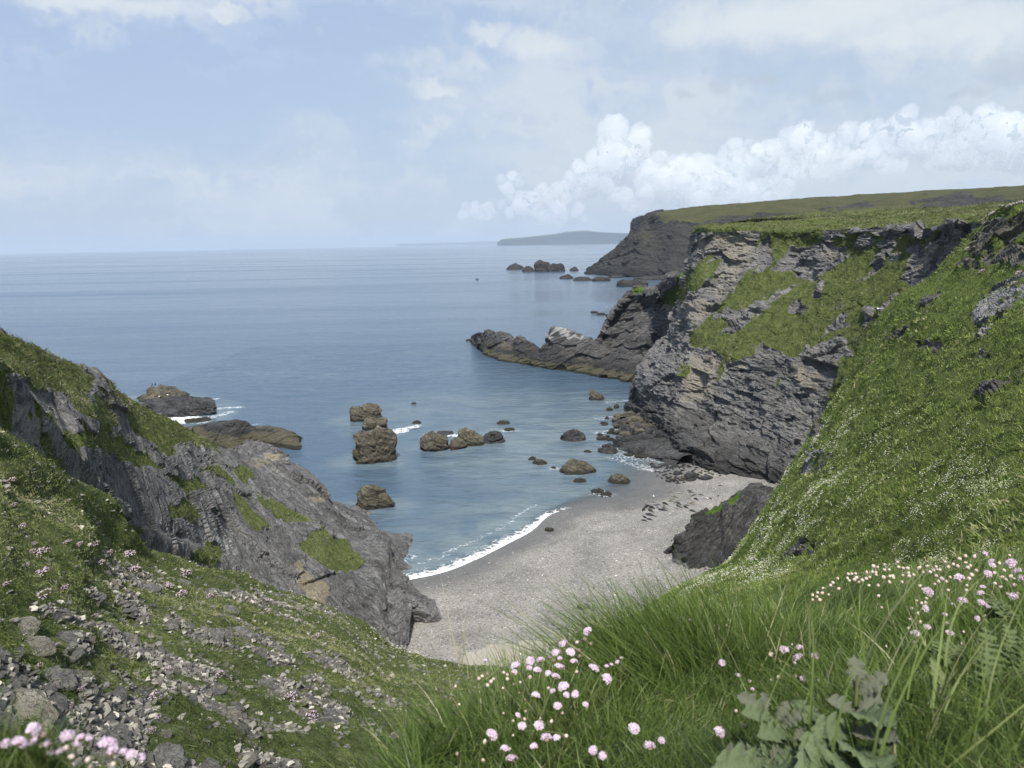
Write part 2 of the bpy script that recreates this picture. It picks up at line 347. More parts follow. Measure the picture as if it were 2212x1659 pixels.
# the rocks standing in the sea: centre u, waterline v, half width px, height px, kind, label
ROCKS = [
 (787, 908, 31, 36, 'slab', 'brown layered sea rock farthest out of the two at the left of the cove'),
 (808, 927, 27, 24, 'slab', 'low layered rock joining the outer stack to the tall blocky one'),
 (809, 996, 40, 66, 'block', 'tallest blocky sea stack of tilted slate layers left in the cove'),
 (812, 1098, 37, 46, 'wedge', 'lone tilted wedge of rock with a green weedy top in dark water'),
 (940, 972, 27, 36, 'slab', 'rough layered rock at the left end of the middle row of sea rocks'),
 (988, 970, 22, 30, 'lump', 'smooth sided lump second from the left in the middle row of sea rocks'),
 (1016, 962, 27, 34, 'wedge', 'peaked rock third from the left in the middle row of sea rocks'),
 (1066, 957, 25, 31, 'lump', 'dark knobbly rock at the right end of the middle row of sea rocks'),
 (1087, 916, 15, 12, 'lump', 'small foam ringed rock behind the right end of the middle row'),
 (1100, 930, 11, 7, 'flat', 'flat pale rock just awash beside the foam ringed one'),
 (901, 915, 10, 9, 'lump', 'small brown rock standing alone behind the middle row'),
 (893, 873, 6, 5, 'lump', 'tiny rock tip farthest out in the open cove'),
 (961, 938, 18, 8, 'flat', 'dark low rock awash in foam behind the middle row'),
 (1238, 952, 27, 32, 'lump', 'dark chunky boulder in the water right of the middle row'),
 (1289, 865, 15, 19, 'wedge', 'pointed pyramid shaped rock in the water before the dark spit'),
 (1315, 978, 21, 20, 'lump', 'dark rounded rock in foam at the foot of the boulder shore'),
 (1270, 978, 9, 8, 'lump', 'small dark rock left of the rounded rock in foam'),
 (1150, 993, 9, 9, 'lump', 'smaller half of the low brown pair in the middle of the cove'),
 (1165, 1003, 16, 15, 'lump', 'larger half of the low brown pair in the middle of the cove'),
 (1251, 1022, 38, 34, 'lump', 'largest pale barnacled boulder in the shallows near the beach'),
 (1253, 1042, 13, 13, 'lump', 'small pale boulder at the foot of the largest barnacled one'),
 (1338, 1043, 21, 25, 'lump', 'pale rounded boulder in shallow water near the shingle edge'),
 (1291, 1064, 14, 8, 'flat', 'flat pale rock, left of the pair lying in the shallows'),
 (1311, 1070, 12, 7, 'flat', 'flat pale rock, right of the pair lying in the shallows'),
 (1196, 1012, 5, 4, 'flat', 'tiny flat rock between the brown pair and the largest boulder'),
 (1359, 984, 10, 7, 'flat', 'flat dark rock in streaked foam near the cliff foot'),
 (1386, 988, 14, 8, 'flat', 'long flat dark slab in the wash near the cliff foot'),
 (342, 864, 48, 34, 'lump', 'pale topped sea rock with birds, farthest of the left group'),
 (368, 884, 66, 22, 'flat', 'broad dark weedy rock in front of the pale topped one'),
 (400, 897, 48, 30, 'slab', 'dark jagged rock nearest in the left group with surf round it'),
 (420, 911, 24, 5, 'flat', 'thin dark ledge awash in white surf at the left')]
def seg_d(xy, a, b):
    a = np.array(a)[:2]; b = np.array(b)[:2]; d = b - a; t = np.clip(((xy - a) @ d) / (d @ d + 1e-9), 0, 1); c = xy - a - t[:, None] * d; return np.hypot(c[:, 0], c[:, 1])
foam = np.zeros(len(sp)); shal = np.zeros(len(sp)); nx = sp[near][:, :2]; fo = np.zeros(len(nx)); sh_ = np.zeros(len(nx))
dsh = -shd[near]; lf = sm(nx[:, 0], 14, -2)                      # breaking swash strongest at the left of the beach
Un, Vn = pix(sp[near])
wob_ = fbm(sp[near] * .25, 3, 3) * 2.5
fo = np.maximum(fo, sm(dsh + wob_ * .15, 1.7 + 1.6 * lf, .2) * (.55 + .45 * sm(Un, 1260, 1120)) * sm(Un, 1345, 1200))
fo = np.maximum(fo, sm(abs(dsh + wob_ * .7 - 4.6), 1.3, .2) * .50 * sm(Un, 1230, 1130))
fo = np.maximum(fo, sm(dsh, 6, 1) * .52 * sm(Un, 1200, 1100)); fo = np.maximum(fo, sm(abs(dsh + wob_ - 8), 1.2, .1) * .5 * sm(Un, 960, 880))
sh_ = np.maximum(sh_, sm(dsh, 30, 0) * .85)
for (u, v, hw, hh, k, lb) in ROCKS:
    c = S(u, v); r = hw / F * np.linalg.norm(c - [0, 0, H]); d = seg_d(nx, S(u - hw * .6, v), S(u + hw * .6, v))
    kf = {'lump': .34, 'flat': .55, 'slab': .36, 'wedge': .2, 'block': .35}[k]
    fo = np.maximum(fo, sm(d, r * .75 + 2.2, r * .45) * kf); sh_ = np.maximum(sh_, sm(d, r + 6, r) * .55)
FSTR = [((360, 905), (420, 905), 5, 1.0), ((380, 915), (440, 885), 4, .95), ((430, 885), (520, 880), 2.5, .62), ((440, 905), (500, 890), 3, .6), ((840, 932), (900, 920), 2.6, .72), ((840, 935), (870, 930), 3.2, .8),
        ((925, 938), (985, 940), 2.2, .7), ((400, 870), (470, 862), 2, .6), ((300, 905), (365, 905), 5, .8), ((520, 925), (560, 915), 2, .5), ((1290, 905), (1340, 900), 3.0, .5), ((1290, 935), (1330, 930), 3, .5), ((1300, 960), (1360, 985), 3, .5), ((1340, 985), (1440, 1000), 3.5, .5),
        ((1310, 870), (1400, 860), 3.0, .5), ((1280, 675), (1320, 677), 4, .62), ((860, 1215), (900, 1200), 2, .5), ((1320, 990), (1400, 1010), 3, .52), ((1380, 1010), (1440, 1020), 3, .55)]
for a, b, r, k in FSTR: fo = np.maximum(fo, sm(seg_d(nx, S(*a), S(*b)), r, r * .2) * k)
cx = seg_d(nx, S(1180, 960), S(1380, 940)); sh_ = np.maximum(sh_, sm(cx, 48, 8) * .75); cx = seg_d(nx, S(950, 880), S(1250, 880)); sh_ = np.maximum(sh_, sm(cx, 34, 5) * .45)
foam[near] = fo; shal[near] = sh_
thin = np.full(len(sp), 1.0); thin[near] = sm(dsh, -.1, 2.6 + 9 * sm(Un, 1180, 1330))
wz = np.zeros(len(sp)); wz[near] = (fbm(sp[near] * [.10, .22, 1], 4, 77) * .45 + fbm(sp[near] * [.5, .9, 1], 3, 78) * .12) * sm(dsh, 0, 14)
sp[:, 2] = wz * 0.8
m_sea, t = newmat('sea_water'); gp = t.new('ShaderNodeNewGeometry').outputs['Position']
sc1 = t.vm('MULTIPLY', gp, (.45, 1.0, 1)); n1 = t.noise(sc1, .55, 6, .62, .6); n2 = t.noise(t.vm('MULTIPLY', gp, (.35, 1, 1)), .055, 5, .6, .3); n3 = t.noise(sc1, 2.2, 4, .6)
streak = t.noise(t.vm('MULTIPLY', gp, (.0012, .009, 1)), 1.0, 6, .6, .4)
hh_ = t.m('ADD', t.m('MULTIPLY', n1, .9), t.m('ADD', t.m('MULTIPLY', n2, 3.2), t.m('MULTIPLY', n3, .22)))
dst = t.vm('LENGTH', gp); hh_ = t.m('MULTIPLY', hh_, t.ss(dst, 200, 3500, 1, .22)); bnorm = t.bump(hh_, 1.0, .52)
mott = t.noise(t.vm('MULTIPLY', gp, (.7, 1.2, 1)), .13, 6, .65, .5)
shl = t.m('MULTIPLY', t.attr('shallow'), t.ss(mott, .30, .62, .25, 1))
wc = t.mix(shl, (.052, .088, .130), (.15, .19, .195))
wc = t.mix(t.m('MULTIPLY', t.ss(streak, .52, .68), .35), wc, (.05, .09, .14))
fat = t.attr('foam'); fpos = t.vm('ADD', gp, t.vm('SCALE', t.noise(gp, .6, 4, .6, out='Color'), sc=2.2))
fl = t.vor(fpos, .85, 'DISTANCE_TO_EDGE'); lace = t.m('SUBTRACT', 1, t.ss(fl, 0, .22)); fn = t.noise(gp, 1.9, 7, .7)
fmix = t.ss(t.m('ADD', t.m('MULTIPLY', fat, 1.2), t.m('ADD', t.m('MULTIPLY', lace, .42), t.m('MULTIPLY', t.m('SUBTRACT', fn, .5), 1.3))), .80, 1.45)
fmix = t.m('MULTIPLY', fmix, t.ss(fat, .05, .25))
wb = t.bsdf(wc, .16, bnorm, .5); wb.inputs['IOR'].default_value = 1.33
rgh = t.m('ADD', .10, t.m('MULTIPLY', t.ss(streak, .4, .7), .14)); t.put(wb.inputs['Roughness'], rgh)
fb = t.bsdf((.80, .82, .83), .8, None, .1)
tr = t.new('ShaderNodeBsdfTransparent'); m1 = t.new('ShaderNodeMixShader'); t.put(m1.inputs[0], t.m('MULTIPLY_ADD', t.attr('thin'), .9, .1)); t.l.new(tr.outputs[0], m1.inputs[1]); t.l.new(wb.outputs[0], m1.inputs[2])
m2 = t.new('ShaderNodeMixShader'); t.put(m2.inputs[0], fmix); t.l.new(m1.outputs[0], m2.inputs[1]); t.l.new(fb.outputs[0], m2.inputs[2]); t.out(m2.outputs[0])
sea = mesh_np('sea', sp, gridfaces(len(X), len(Y)), m_sea, {'foam': foam, 'shallow': shal, 'thin': thin}, True); sea['kind'] = 'structure'

# beach --------------------------------------------------------------
bx = np.arange(-32, 76, .3); by = np.arange(52, 178, .3); gx, gy = np.meshgrid(bx, by, indexing='ij'); bp = np.stack([gx, gy, gx * 0], -1).reshape(-1, 3)
bd = shore(bp[:, :2]); bp[:, 2] = beachz(bp[:, :2]) + fbm(bp * [1.3, 1.3, 1], 3, 8) * .05 * sm(bd, 1, 5)
Ub, Vb = pix(bp); wet = sm(bd + fbm(bp * .15, 3, 4) * 3, 7.5, 2.5)
sand = polymask(Ub + fbm(bp * .2, 3, 2) * 60, Vb + fbm(bp * .2 + 9, 3, 2) * 30, [(960, 1455), (1010, 1410), (1100, 1393), (1200, 1365), (1290, 1330), (1400, 1315), (1500, 1480)], 10)
m_b, t = newmat('shingle'); gp = t.new('ShaderNodeNewGeometry').outputs['Position']
bigb = t.noise(gp, .16, 5, .6, .5); pe = t.vor(gp, 7.0, 'F1', out='Color'); ped = t.vor(gp, 7.0, 'F1'); gs_ = t.new('ShaderNodeSeparateColor'); t.put(gs_.inputs[0], pe)
gn_ = t.noise(gp, 3.0, 8, .8); g1_ = t.mix(t.ss(t.m('ADD', t.m('MULTIPLY', gn_, .6), t.m('MULTIPLY', bigb, .5)), .38, .72), (.15, .144, .132), (.30, .285, .258))
g1_ = t.mix(t.ss(gs_.outputs[0], .93, .99, 0, .6), g1_, (.55, .55, .53)); g1_ = t.mix(t.ss(gs_.outputs[1], .84, .95, 0, .8), g1_, (.05, .05, .052))
sn = t.ss(t.m('ADD', t.attr('sand'), t.m('MULTIPLY', t.m('SUBTRACT', t.noise(gp, .8, 5, .6), .5), .9)), .42, .58)
g1_ = t.mix(sn, g1_, t.mix(t.noise(gp, 1.3, 6, .7), (.26, .235, .19), (.41, .385, .33)))
wl = t.noise(t.vm('MULTIPLY', gp, (.6, 1.4, 1)), 1.6, 7, .75, .4); g1_ = t.mix(t.m('MULTIPLY', t.ss(t.m('ADD', wl, t.m('MULTIPLY', t.attr('wrack'), .17)), .70, .76), .8), g1_, (.03, .026, .02))
g1_ = t.mix(t.m('MULTIPLY', t.attr('wet'), .7), g1_, (.085, .086, .086))
rr = t.m('SUBTRACT', .85, t.m('MULTIPLY', t.attr('wet'), .3))
bb = t.bsdf(g1_, rr, t.bump(t.m('ADD', t.m('MULTIPLY', ped, -.5), gn_), .9, .12), .3); t.out(bb.outputs[0])
wrack = sm(abs(bd - 27 - fbm(bp * .1, 2, 5) * 5), 1.5, .2) * sand + sm(abs(bd - 8 - fbm(bp * .1, 2, 5) * 4), 1.6, .2) * .8
beach = mesh_np('beach', bp, gridfaces(len(bx), len(by)), m_b, {'wet': wet, 'sand': sand, 'wrack': wrack}, True); beach['kind'] = 'structure'

# ------------------------------------------------------------------ main headland
def q4(polys): return [[(1325 + .401 * x, 403.2 + .401 * y) for x, y in p] for p in polys]
G4 = q4([[(440, 200), (1950, 150), (2300, 100), (2300, 1700), (900, 1700), (1230, 900), (1290, 930), (1215, 790), (1040, 920), (960, 960), (870, 900), (800, 820), (740, 900), (650, 930), (600, 1000), (570, 1060), (500, 1060), (590, 940), (520, 875), (430, 870), (410, 800), (560, 640), (640, 480), (600, 470), (470, 570), (330, 650), (290, 620), (430, 420), (500, 330)],
         [(330, 1010), (380, 940), (440, 950), (400, 1000)], [(850, 1040), (870, 1000), (920, 1050), (890, 1090)]])
R4 = q4([[(440, 232), (800, 232), (760, 330), (700, 460), (650, 560), (560, 500), (600, 400), (540, 340), (440, 330)], [(740, 480), (770, 330), (830, 280), (850, 380), (800, 470)],
         [(850, 440), (900, 380), (960, 330), (1060, 340), (1240, 330), (1260, 390), (1180, 430), (1100, 490), (1000, 480), (900, 470)], [(1290, 310), (1330, 270), (1400, 290), (1380, 330)], [(1410, 330), (1470, 240), (1520, 300), (1480, 370)],
         [(760, 660), (800, 600), (860, 640), (790, 690)], [(950, 600), (990, 580), (1030, 660), (960, 670)], [(1180, 740), (1230, 670), (1250, 740)], [(1300, 740), (1340, 650), (1380, 660), (1330, 750)],
         [(1560, 500), (1620, 330), (1700, 290), (1900, 230), (1960, 250), (1780, 430), (1620, 580)], [(1250, 222), (1950, 178), (1980, 200), (1900, 260), (1600, 262), (1280, 258)], [(500, 222), (900, 218), (1250, 232), (1250, 244), (900, 232), (500, 236)],
         [(1150, 260), (1200, 250), (1260, 280), (1180, 300)], [(1060, 560), (1090, 500), (1120, 520), (1100, 590)]])
T4 = q4([[(440, 232), (800, 232), (760, 330), (700, 460), (650, 560), (560, 500), (600, 400), (540, 340), (440, 330)], [(560, 640), (520, 560), (640, 480), (560, 640)], [(430, 870), (600, 900), (500, 1150), (330, 1180), (350, 1000)], [(1120, 350), (1250, 340), (1240, 390), (1150, 390)], [(640, 950), (740, 920), (700, 1000)], [(1000, 960), (1150, 1000), (1100, 1120), (980, 1050)], [(1600, 420), (1750, 300), (1850, 260), (1700, 430), (1640, 520)], [(330, 640), (480, 600), (560, 640), (480, 740), (420, 800)]])
def gm_head(U, V, p):
    m = masks(U, V, G4, soft=5) * (1 - masks(U, V, R4, soft=4)) * (1 - 1.0 * sm(fbm(p * .16 * [1, 1, .6], 4, 71), .10, .22)); return np.where(p[:, 2] > 43.2, np.maximum(m, sm(p[:, 2], 43.2, 44)), m)
RIM = [(1516, 487, 197), (1575, 491, 187), (1640, 493, 180), (1720, 494, 174), (1800, 492, 166), (1880, 491, 156), (1970, 489, 145), (2050, 483, 130), (2120, 473, 115), (2212, 455, 98)]
FACE = [
 [(1512, 520, 196), (1570, 525, 185.5), (1640, 530, 178.5), (1720, 530, 172.5), (1800, 530, 164.5), (1885, 527, 154.5), (1975, 523, 143.5), (2060, 520, 128), (2130, 515, 112), (2212, 510, 96)],
 [(1494, 575, 192), (1560, 590, 181), (1635, 600, 172), (1720, 600, 166), (1800, 592, 158), (1890, 585, 148), (1985, 580, 136), (2060, 580, 122), (2130, 575, 108), (2212, 570, 92)],
 [(1492, 650, 184), (1550, 660, 173), (1630, 675, 162), (1715, 675, 155), (1800, 655, 148), (1895, 645, 138), (1990, 640, 126), (2060, 640, 114), (2130, 640, 102), (2212, 640, 88)],
 [(1480, 745, 176), (1530, 750, 163), (1620, 750, 152.5), (1715, 760, 145.5), (1815, 725, 138.5), (1910, 710, 128), (2000, 710, 116), (2060, 710, 106), (2130, 710, 96), (2212, 710, 84)],
 [(1442, 815, 168), (1515, 812, 159.5), (1610, 810, 149.5), (1700, 830, 141.5), (1800, 800, 133), (1910, 800, 120), (2000, 800, 108), (2060, 800, 99), (2130, 800, 90), (2212, 800, 80)],
 [(1436, 880, 165.5), (1500, 900, 156.5), (1600, 910, 146.5), (1695, 930, 136.5), (1790, 920, 127), (1900, 950, 113), (2000, 950, 102), (2060, 950, 94), (2130, 950, 86), (2212, 950, 76)]]
foot = [(1442, 950), (1505, 995), (1600, 1014), (1690, 1032), (1790, 1060), (1900, 1100), (2000, 1150), (2060, 1180), (2130, 1200), (2212, 1220)]
rows = [[P(*q_) for q_ in RIM]] + [[P(*q_) for q_ in r] for r in FACE] + [[S(u, v, 1.2 + i * .6) for i, (u, v) in enumerate(foot)], [off(S(u, v, 0), 0, -2 if i < 2 else 2, -4) for i, (u, v) in enumerate(foot)]]
# plateau behind the rim
rim_ = np.array(rows[0]); tg = np.gradient(rim_[:, :2], axis=0); tg /= np.linalg.norm(tg, axis=1, keepdims=True); pn = np.stack([-tg[:, 1], tg[:, 0]], 1); pn *= np.sign(pn[:, 1:] + pn[:, :1] + 1e-9)
pl1 = [off(p, n_[0] * 8, n_[1] * 8, None, .3) for p, n_ in zip(rows[0], pn)]; pl2 = [off(p, n_[0] * 34, n_[1] * 34, None, 1.3) for p, n_ in zip(rows[0], pn)]
pl3 = [P(u, v, D) for u, v, D in [(1575, 484, 300), (1610, 478, 320), (1680, 470, 340), (1760, 464, 350), (1840, 458, 350), (1920, 457, 340), (2010, 455, 330), (2090, 448, 310), (2160, 441, 290), (2260, 436, 260)]]
pl4 = [off(p, 25, 140, None, -12) for p in pl3]
rows = [pl4, pl3, pl2, pl1] + rows
# wrap the left side round to the hidden west face
wrap = []
for r in rows:
    a = np.array(r[0]); wrap.append([a + [34, 120, 0], a + [8, 40, 0]])
for k in range(len(rows)): rows[k] = [wrap[k][0], wrap[k][1]] + list(rows[k])
for k in range(len(rows)):
    if k >= 6:
        for j in (0, 1): rows[k][j] = rows[k][j] + [-2 * (k - 6), 0, -3]
land('main_headland', rows, 620, 640, M_head, -1, amp=.68, bed=(.38, .1, 1), scale=1.25, seed=3, gmask=gm_head, tanmask=lambda U, V, p: masks(U, V, T4, soft=14) * sm(p[:, 2], 4, 10) * .8, gamp=.75, dscale=2.0, layer=.8)

# dark crag and spit below it
def CP(u, v, D): return P(u, v, D)
cragctrl = [
 [off(S(1310, 760), 0, 40, -4), off(S(1340, 740), 0, 45, -4), off(S(1380, 740), 2, 50, -4), off(S(1430, 735), 4, 50, -4), off(S(1500, 720), 6, 50, -4), off(S(1560, 700), 8, 60, -4)],
 [CP(1292, 740, 262), CP(1328, 668, 262), CP(1372, 629, 262), CP(1412, 634, 256), CP(1450, 605, 236), CP(1520, 590, 225)],
 [CP(1294, 752, 256), CP(1325, 700, 256), CP(1368, 660, 254), CP(1412, 665, 248), CP(1462, 655, 228), CP(1520, 640, 215)],
 [CP(1298, 770, 250), CP(1328, 745, 249), CP(1370, 720, 246), CP(1418, 725, 240), CP(1470, 730, 222), CP(1520, 740, 210)],
 [CP(1300, 785, 246), CP(1335, 785, 241), CP(1375, 780, 238), CP(1420, 785, 232), CP(1465, 790, 216), CP(1510, 800, 204)],
 [S(1300, 812, .5), S(1340, 818, .5), S(1380, 824, .5), S(1420, 832, .5), S(1450, 840, .5), S(1490, 850, .5)],
 [off(S(1300, 812), 0, -2, -4), off(S(1340, 818), 0, -2, -4), off(S(1380, 824), 0, -2, -4), off(S(1420, 832), 0, -2, -4), off(S(1450, 840), 0, -2, -4), off(S(1490, 850), 0, -2, -4)]]
land('dark_crag', cragctrl, 330, 330, M_crag, -1, amp=.75, bed=(-.35, .1, 1), scale=1.5, seed=9, tanmask=lambda U, V, p: masks(U, V, [[(1400, 790), (1440, 770), (1450, 810), (1410, 830)], [(1440, 640), (1490, 640), (1490, 720), (1455, 720)]], soft=10),
     gmask=lambda U, V, p: masks(U, V, [[(1340, 620), (1385, 622), (1380, 634), (1350, 634)], [(1430, 655), (1500, 560), (1540, 560), (1500, 670)]], soft=6), dscale=2, gamp=.6)
crest = [(1018, 731, 284), (1030, 719, 283), (1055, 713, 281), (1090, 719, 278), (1112, 733, 274), (1120, 728, 268), (1145, 738, 265), (1165, 750, 262), (1176, 738, 260), (1192, 710, 258), (1215, 713, 256), (1250, 724, 254), (1285, 738, 251), (1320, 762, 247), (1345, 752, 243), (1375, 765, 239), (1410, 778, 235)]
ft = [(1017, 738), (1032, 752), (1048, 766), (1075, 776), (1100, 781), (1125, 785), (1150, 789), (1165, 791), (1185, 795), (1210, 798), (1235, 801), (1265, 806), (1295, 812), (1325, 814), (1345, 820), (1375, 825), (1410, 830)]
f1_ = [S(u, v, .4) for u, v in ft]; c1_ = [P(c[0], c[1], max(c[2], np.hypot(*y[:2]) + 5)) for c, y in zip(crest, f1_)]
sctrl = [[off(c, 4, 14, -4) for c in c1_], [off(c, 2, 6, None, -.45 * (c[2])) for c in c1_], c1_,
         [a * .62 + b * .38 + [0, 0, (a[2]) * .10] for a, b in zip(c1_, f1_)], [a * .28 + b * .72 + [0, -.6, .2] for a, b in zip(c1_, f1_)], f1_, [off(f, 0, -2, -4) for f in f1_]]
sctrl = [[off(r[0], -2.5, 2, -4 if k != 2 else .4)] + r for k, r in enumerate(sctrl)]
land('rock_spit', sctrl, 150, 560, M_crag, -1, amp=.36, bed=(-.45, .1, 1), scale=1.5, seed=14, tanmask=lambda U, V, p: masks(U, V, [[(1040, 735), (1120, 735), (1105, 760), (1050, 765)], [(1220, 745), (1265, 770), (1300, 800), (1255, 790)]], soft=9), layer=1.2,
     palemask=lambda U, V, p: masks(U, V, [[(1180, 708), (1230, 712), (1290, 738), (1240, 730), (1190, 725)]], soft=5))

# ------------------------------------------------------------------ left cliff
CRE = [(-160, 680, 36), (0, 723, 44), (81, 754, 50), (146, 782, 56), (200, 802, 61), (230, 833, 64), (288, 867, 72), (339, 894, 78), (400, 921, 86), (474, 962, 94), (555, 984, 102), (625, 1001, 107), (681, 1032, 106), (728, 1092, 103), (772, 1128, 101), (828, 1156, 98), (842, 1222, 92.5), (867, 1262, 86), (880, 1290, 82)]
BOT = [(-160, 960, 20), (0, 1010, 23.5), (70, 1060, 26), (130, 1110, 28.5), (175, 1150, 31), (215, 1190, 34), (280, 1240, 40), (360, 1255, 46), (440, 1275, 53), (530, 1300, 61), (610, 1345, 63), (660, 1370, 65), (710, 1390, 66), (745, 1405, 67), (780, 1420, 68), (810, 1435, 69), (840, 1445, 70), (858, 1445, 71), (874, 1440, 72)]
lrows = [[], [], []]
for i, ((u, v, D), (u2, v2, D2)) in enumerate(zip(CRE, BOT)):
    a = P(u, v, D); lrows[0].append(off(a, 2 if i < 12 else 5, 26, -4)); lrows[1].append(off(a, .6, 5, None, -min(6, a[2] * .5 + 1))); lrows[2].append(a)
for tt in (.22, .45, .7, 1.0):
    r = []
    for i, ((u, v, D), (u2, v2, D2)) in enumerate(zip(CRE, BOT)):
        Dm = 1 / ((1 - tt) / D + tt / D2); Dm *= 1 - .035 * math.sin(tt * math.pi) * (1 if i > 4 else 2)
        r.append(P(u + (u2 - u) * tt, v + (v2 - v) * tt, Dm))
    lrows.append(r)
lrows.append([off(a, -1, -1, -3) for a in lrows[-1]])
EDGE = [(884, 1303, 78.5), (886, 1320, 77.5), (883, 1340, 76.5), (884, 1375, 75), (884, 1415, 73.5)]
ed = [P(*e) for e in EDGE]
lrows = [r + [x] for r, x in zip(lrows, [off(ed[0], 4, 3, -3), off(ed[0], 2.5, 1.2, None, -2)] + ed + [off(ed[4], 0, -2, -3)])]
lrows = [r + [off(r[-1], .5, 1.6, -3)] for r in lrows]
lrows = [ext(r, 0, (1, 3, 9)) for r in lrows]
def s1(p): return [(x * .3386, 691 + y * .3386) for x, y in p]
GL = [s1(p) for p in [[(-500, -100), (0, 60), (200, 150), (430, 270), (540, 330), (620, 370), (560, 420), (620, 520), (740, 640), (780, 740), (700, 700), (600, 620), (480, 600), (380, 480), (260, 420), (150, 350), (0, 330), (-500, 300)],
  [(640, 380), (740, 440), (880, 520), (1000, 580), (1120, 640), (1250, 700), (1360, 780), (1440, 890), (1300, 810), (1200, 790), (1050, 880), (960, 810), (850, 720), (800, 600), (700, 500)],
  [(390, 720), (600, 710), (760, 760), (860, 830), (950, 950), (880, 980), (750, 880), (600, 790), (500, 830), (420, 800)], [(1030, 1010), (1150, 980), (1360, 1060), (1240, 1100), (1100, 1090), (1040, 1050)],
  [(1110, 1170), (1200, 1140), (1300, 1260), (1220, 1310), (1110, 1250)], [(1480, 1090), (1620, 1180), (1700, 1280), (1700, 1370), (1600, 1320), (1510, 1220)], [(1630, 1090), (1780, 1170), (1960, 1270), (2000, 1310), (1850, 1290), (1700, 1200)],
  [(2020, 1310), (2100, 1370), (2212, 1440), (2300, 1530), (2260, 1610), (2120, 1610), (1980, 1510), (1880, 1430)], [(600, 1300), (740, 1250), (950, 1370), (860, 1410), (740, 1420), (620, 1390)],
  [(780, 1380), (910, 1440), (890, 1510), (820, 1460)], [(1240, 1480), (1330, 1400), (1440, 1500), (1380, 1550), (1260, 1540)], [(1500, 930), (1600, 950), (1690, 1010), (1560, 1020)], [(870, 860), (960, 840), (1030, 960), (960, 960)], [(1260, 900), (1420, 950), (1500, 1040), (1380, 1010)], [(0, 820), (200, 900), (430, 1040), (560, 1180), (500, 1300), (0, 1300)]]]
PLL = [s1(p) for p in [[(1230, 1080), (1330, 1110), (1360, 1180), (1280, 1160)], [(1310, 1260), (1420, 1330), (1580, 1480), (1480, 1510), (1370, 1400)], [(0, 400), (250, 560), (400, 640), (700, 640), (700, 710), (350, 700), (300, 900), (150, 850), (0, 700)], [(560, 290), (640, 300), (650, 420), (600, 380)], [(1180, 780), (1300, 800), (1450, 900), (1400, 940)]]]
TL = [s1(p) for p in [[(1830, 1560), (1870, 1530), (1990, 1640), (2110, 1720), (2120, 1880), (2000, 1820), (1850, 1660)], [(1500, 880), (1700, 900), (1800, 940), (1650, 930)], [(1990, 1120), (2060, 1110), (2080, 1170), (2010, 1170)]]]
land('left_cliff', lrows, 330, 840, M_left, -1, amp=.30, bed=(.62, -.3, 1), scale=1.5, seed=22, gmask=lambda U, V, p: np.maximum(masks(U, V, GL, soft=5), sm(fbm(p * .35, 4, 23), .02, .12) * sm(U, 330, 220) * .9), palemask=lambda U, V, p: np.maximum(masks(U, V, PLL, soft=12) * .7, np.maximum(.5 * sm(U, 300, 150), .48 * sm(fbm(p * .3 * [1, .5, 1], 3, 27), .10, .24))), tanmask=lambda U, V, p: masks(U, V, TL, soft=7), gamp=.3, layer=.35)
# low shelf rocks off its tip
sh1_ = [(406, 921, 140), (440, 918, 143), (480, 912, 146), (515, 912, 147), (545, 922, 148), (575, 922, 148), (610, 930, 148), (640, 945, 150), (652, 958, 152)]
sf1 = [(420, 950), (450, 955), (480, 968), (505, 972), (540, 962), (570, 958), (600, 962), (630, 968), (650, 967)]
b_ = [S(u, v, .3) for u, v in sf1]; a_ = [P(u, v, np.hypot(*y[:2]) + 5) for (u, v, D), y in zip(sh1_, b_)]
land('slate_shelf', [[off(x, 0, 12, -3) for x in a_], [off(x, 0, 4, None, -1) for x in a_], a_, [x * .5 + y * .5 + [0, 0, .7] for x, y in zip(a_, b_)], b_, [off(x, 0, -2, -3) for x in b_]], 130, 300, M_crag, -1, amp=.28, bed=(-.3, .1, 1), scale=1.0, seed=24, tanmask=lambda U, V, p: masks(U, V, [[(600, 935), (650, 945), (650, 965), (610, 958)]]))
sh2_ = [(505, 975, 134), (530, 956, 135), (560, 962, 134), (590, 972, 132), (620, 992, 130)]; sf2 = [(520, 1010), (545, 1008), (570, 1010), (600, 1008), (625, 1003)]
b_ = [S(u, v, .1) for u, v in sf2]; a_ = [P(u, v, np.hypot(*y[:2]) + 4) for (u, v, D), y in zip(sh2_, b_)]
land('low_slate_ledge', [[off(x, 0, 9, -3) for x in a_], [off(x, 0, 3, None, -.6) for x in a_], a_, [x * .5 + y * .5 + [0, 0, .3] for x, y in zip(a_, b_)], b_, [off(x, 0, -2, -3) for x in b_]], 90, 160, M_left, -1, amp=.35, bed=(-.3, .1, 1), scale=.9, seed=26, tanmask=lambda U, V, p: masks(U, V, [[(560, 975), (610, 980), (600, 995), (565, 990)]]))

# ------------------------------------------------------------------ near left slope
EDG = [(-200, 900, 19), (0, 962, 23), (44, 996, 24), (112, 1033, 25.5), (159, 1057, 26.5), (190, 1090, 27), (203, 1128, 27), (281, 1190, 29), (345, 1206, 31), (420, 1226, 33), (500, 1243, 35), (578, 1278, 37), (640, 1292, 38.5), (717, 1322, 40), (765, 1346, 41), (798, 1374, 41.5), (838, 1399, 42), (889, 1418, 42), (983, 1437, 41.5), (1100, 1444, 40), (1217, 1446, 38), (1330, 1470, 35)]
n_rows = []
for tt in (0, .08, .3, .55, .8, 1.0):
    r = []
    for u, v, D in EDG:
        dn_ = 5.2 + 2.2 * max(0, u) / 1300; vn = 1760; Dm = 1 / ((1 - tt) / D + tt / dn_)
        r.append(P(u, v + (vn - v) * tt, Dm))
    n_rows.append(r)
n_rows = [[off(p, 2.5, 4, None, -16) for p in n_rows[0]], [off(p, 1.0, 1.2, None, -2.2) for p in n_rows[0]]] + n_rows
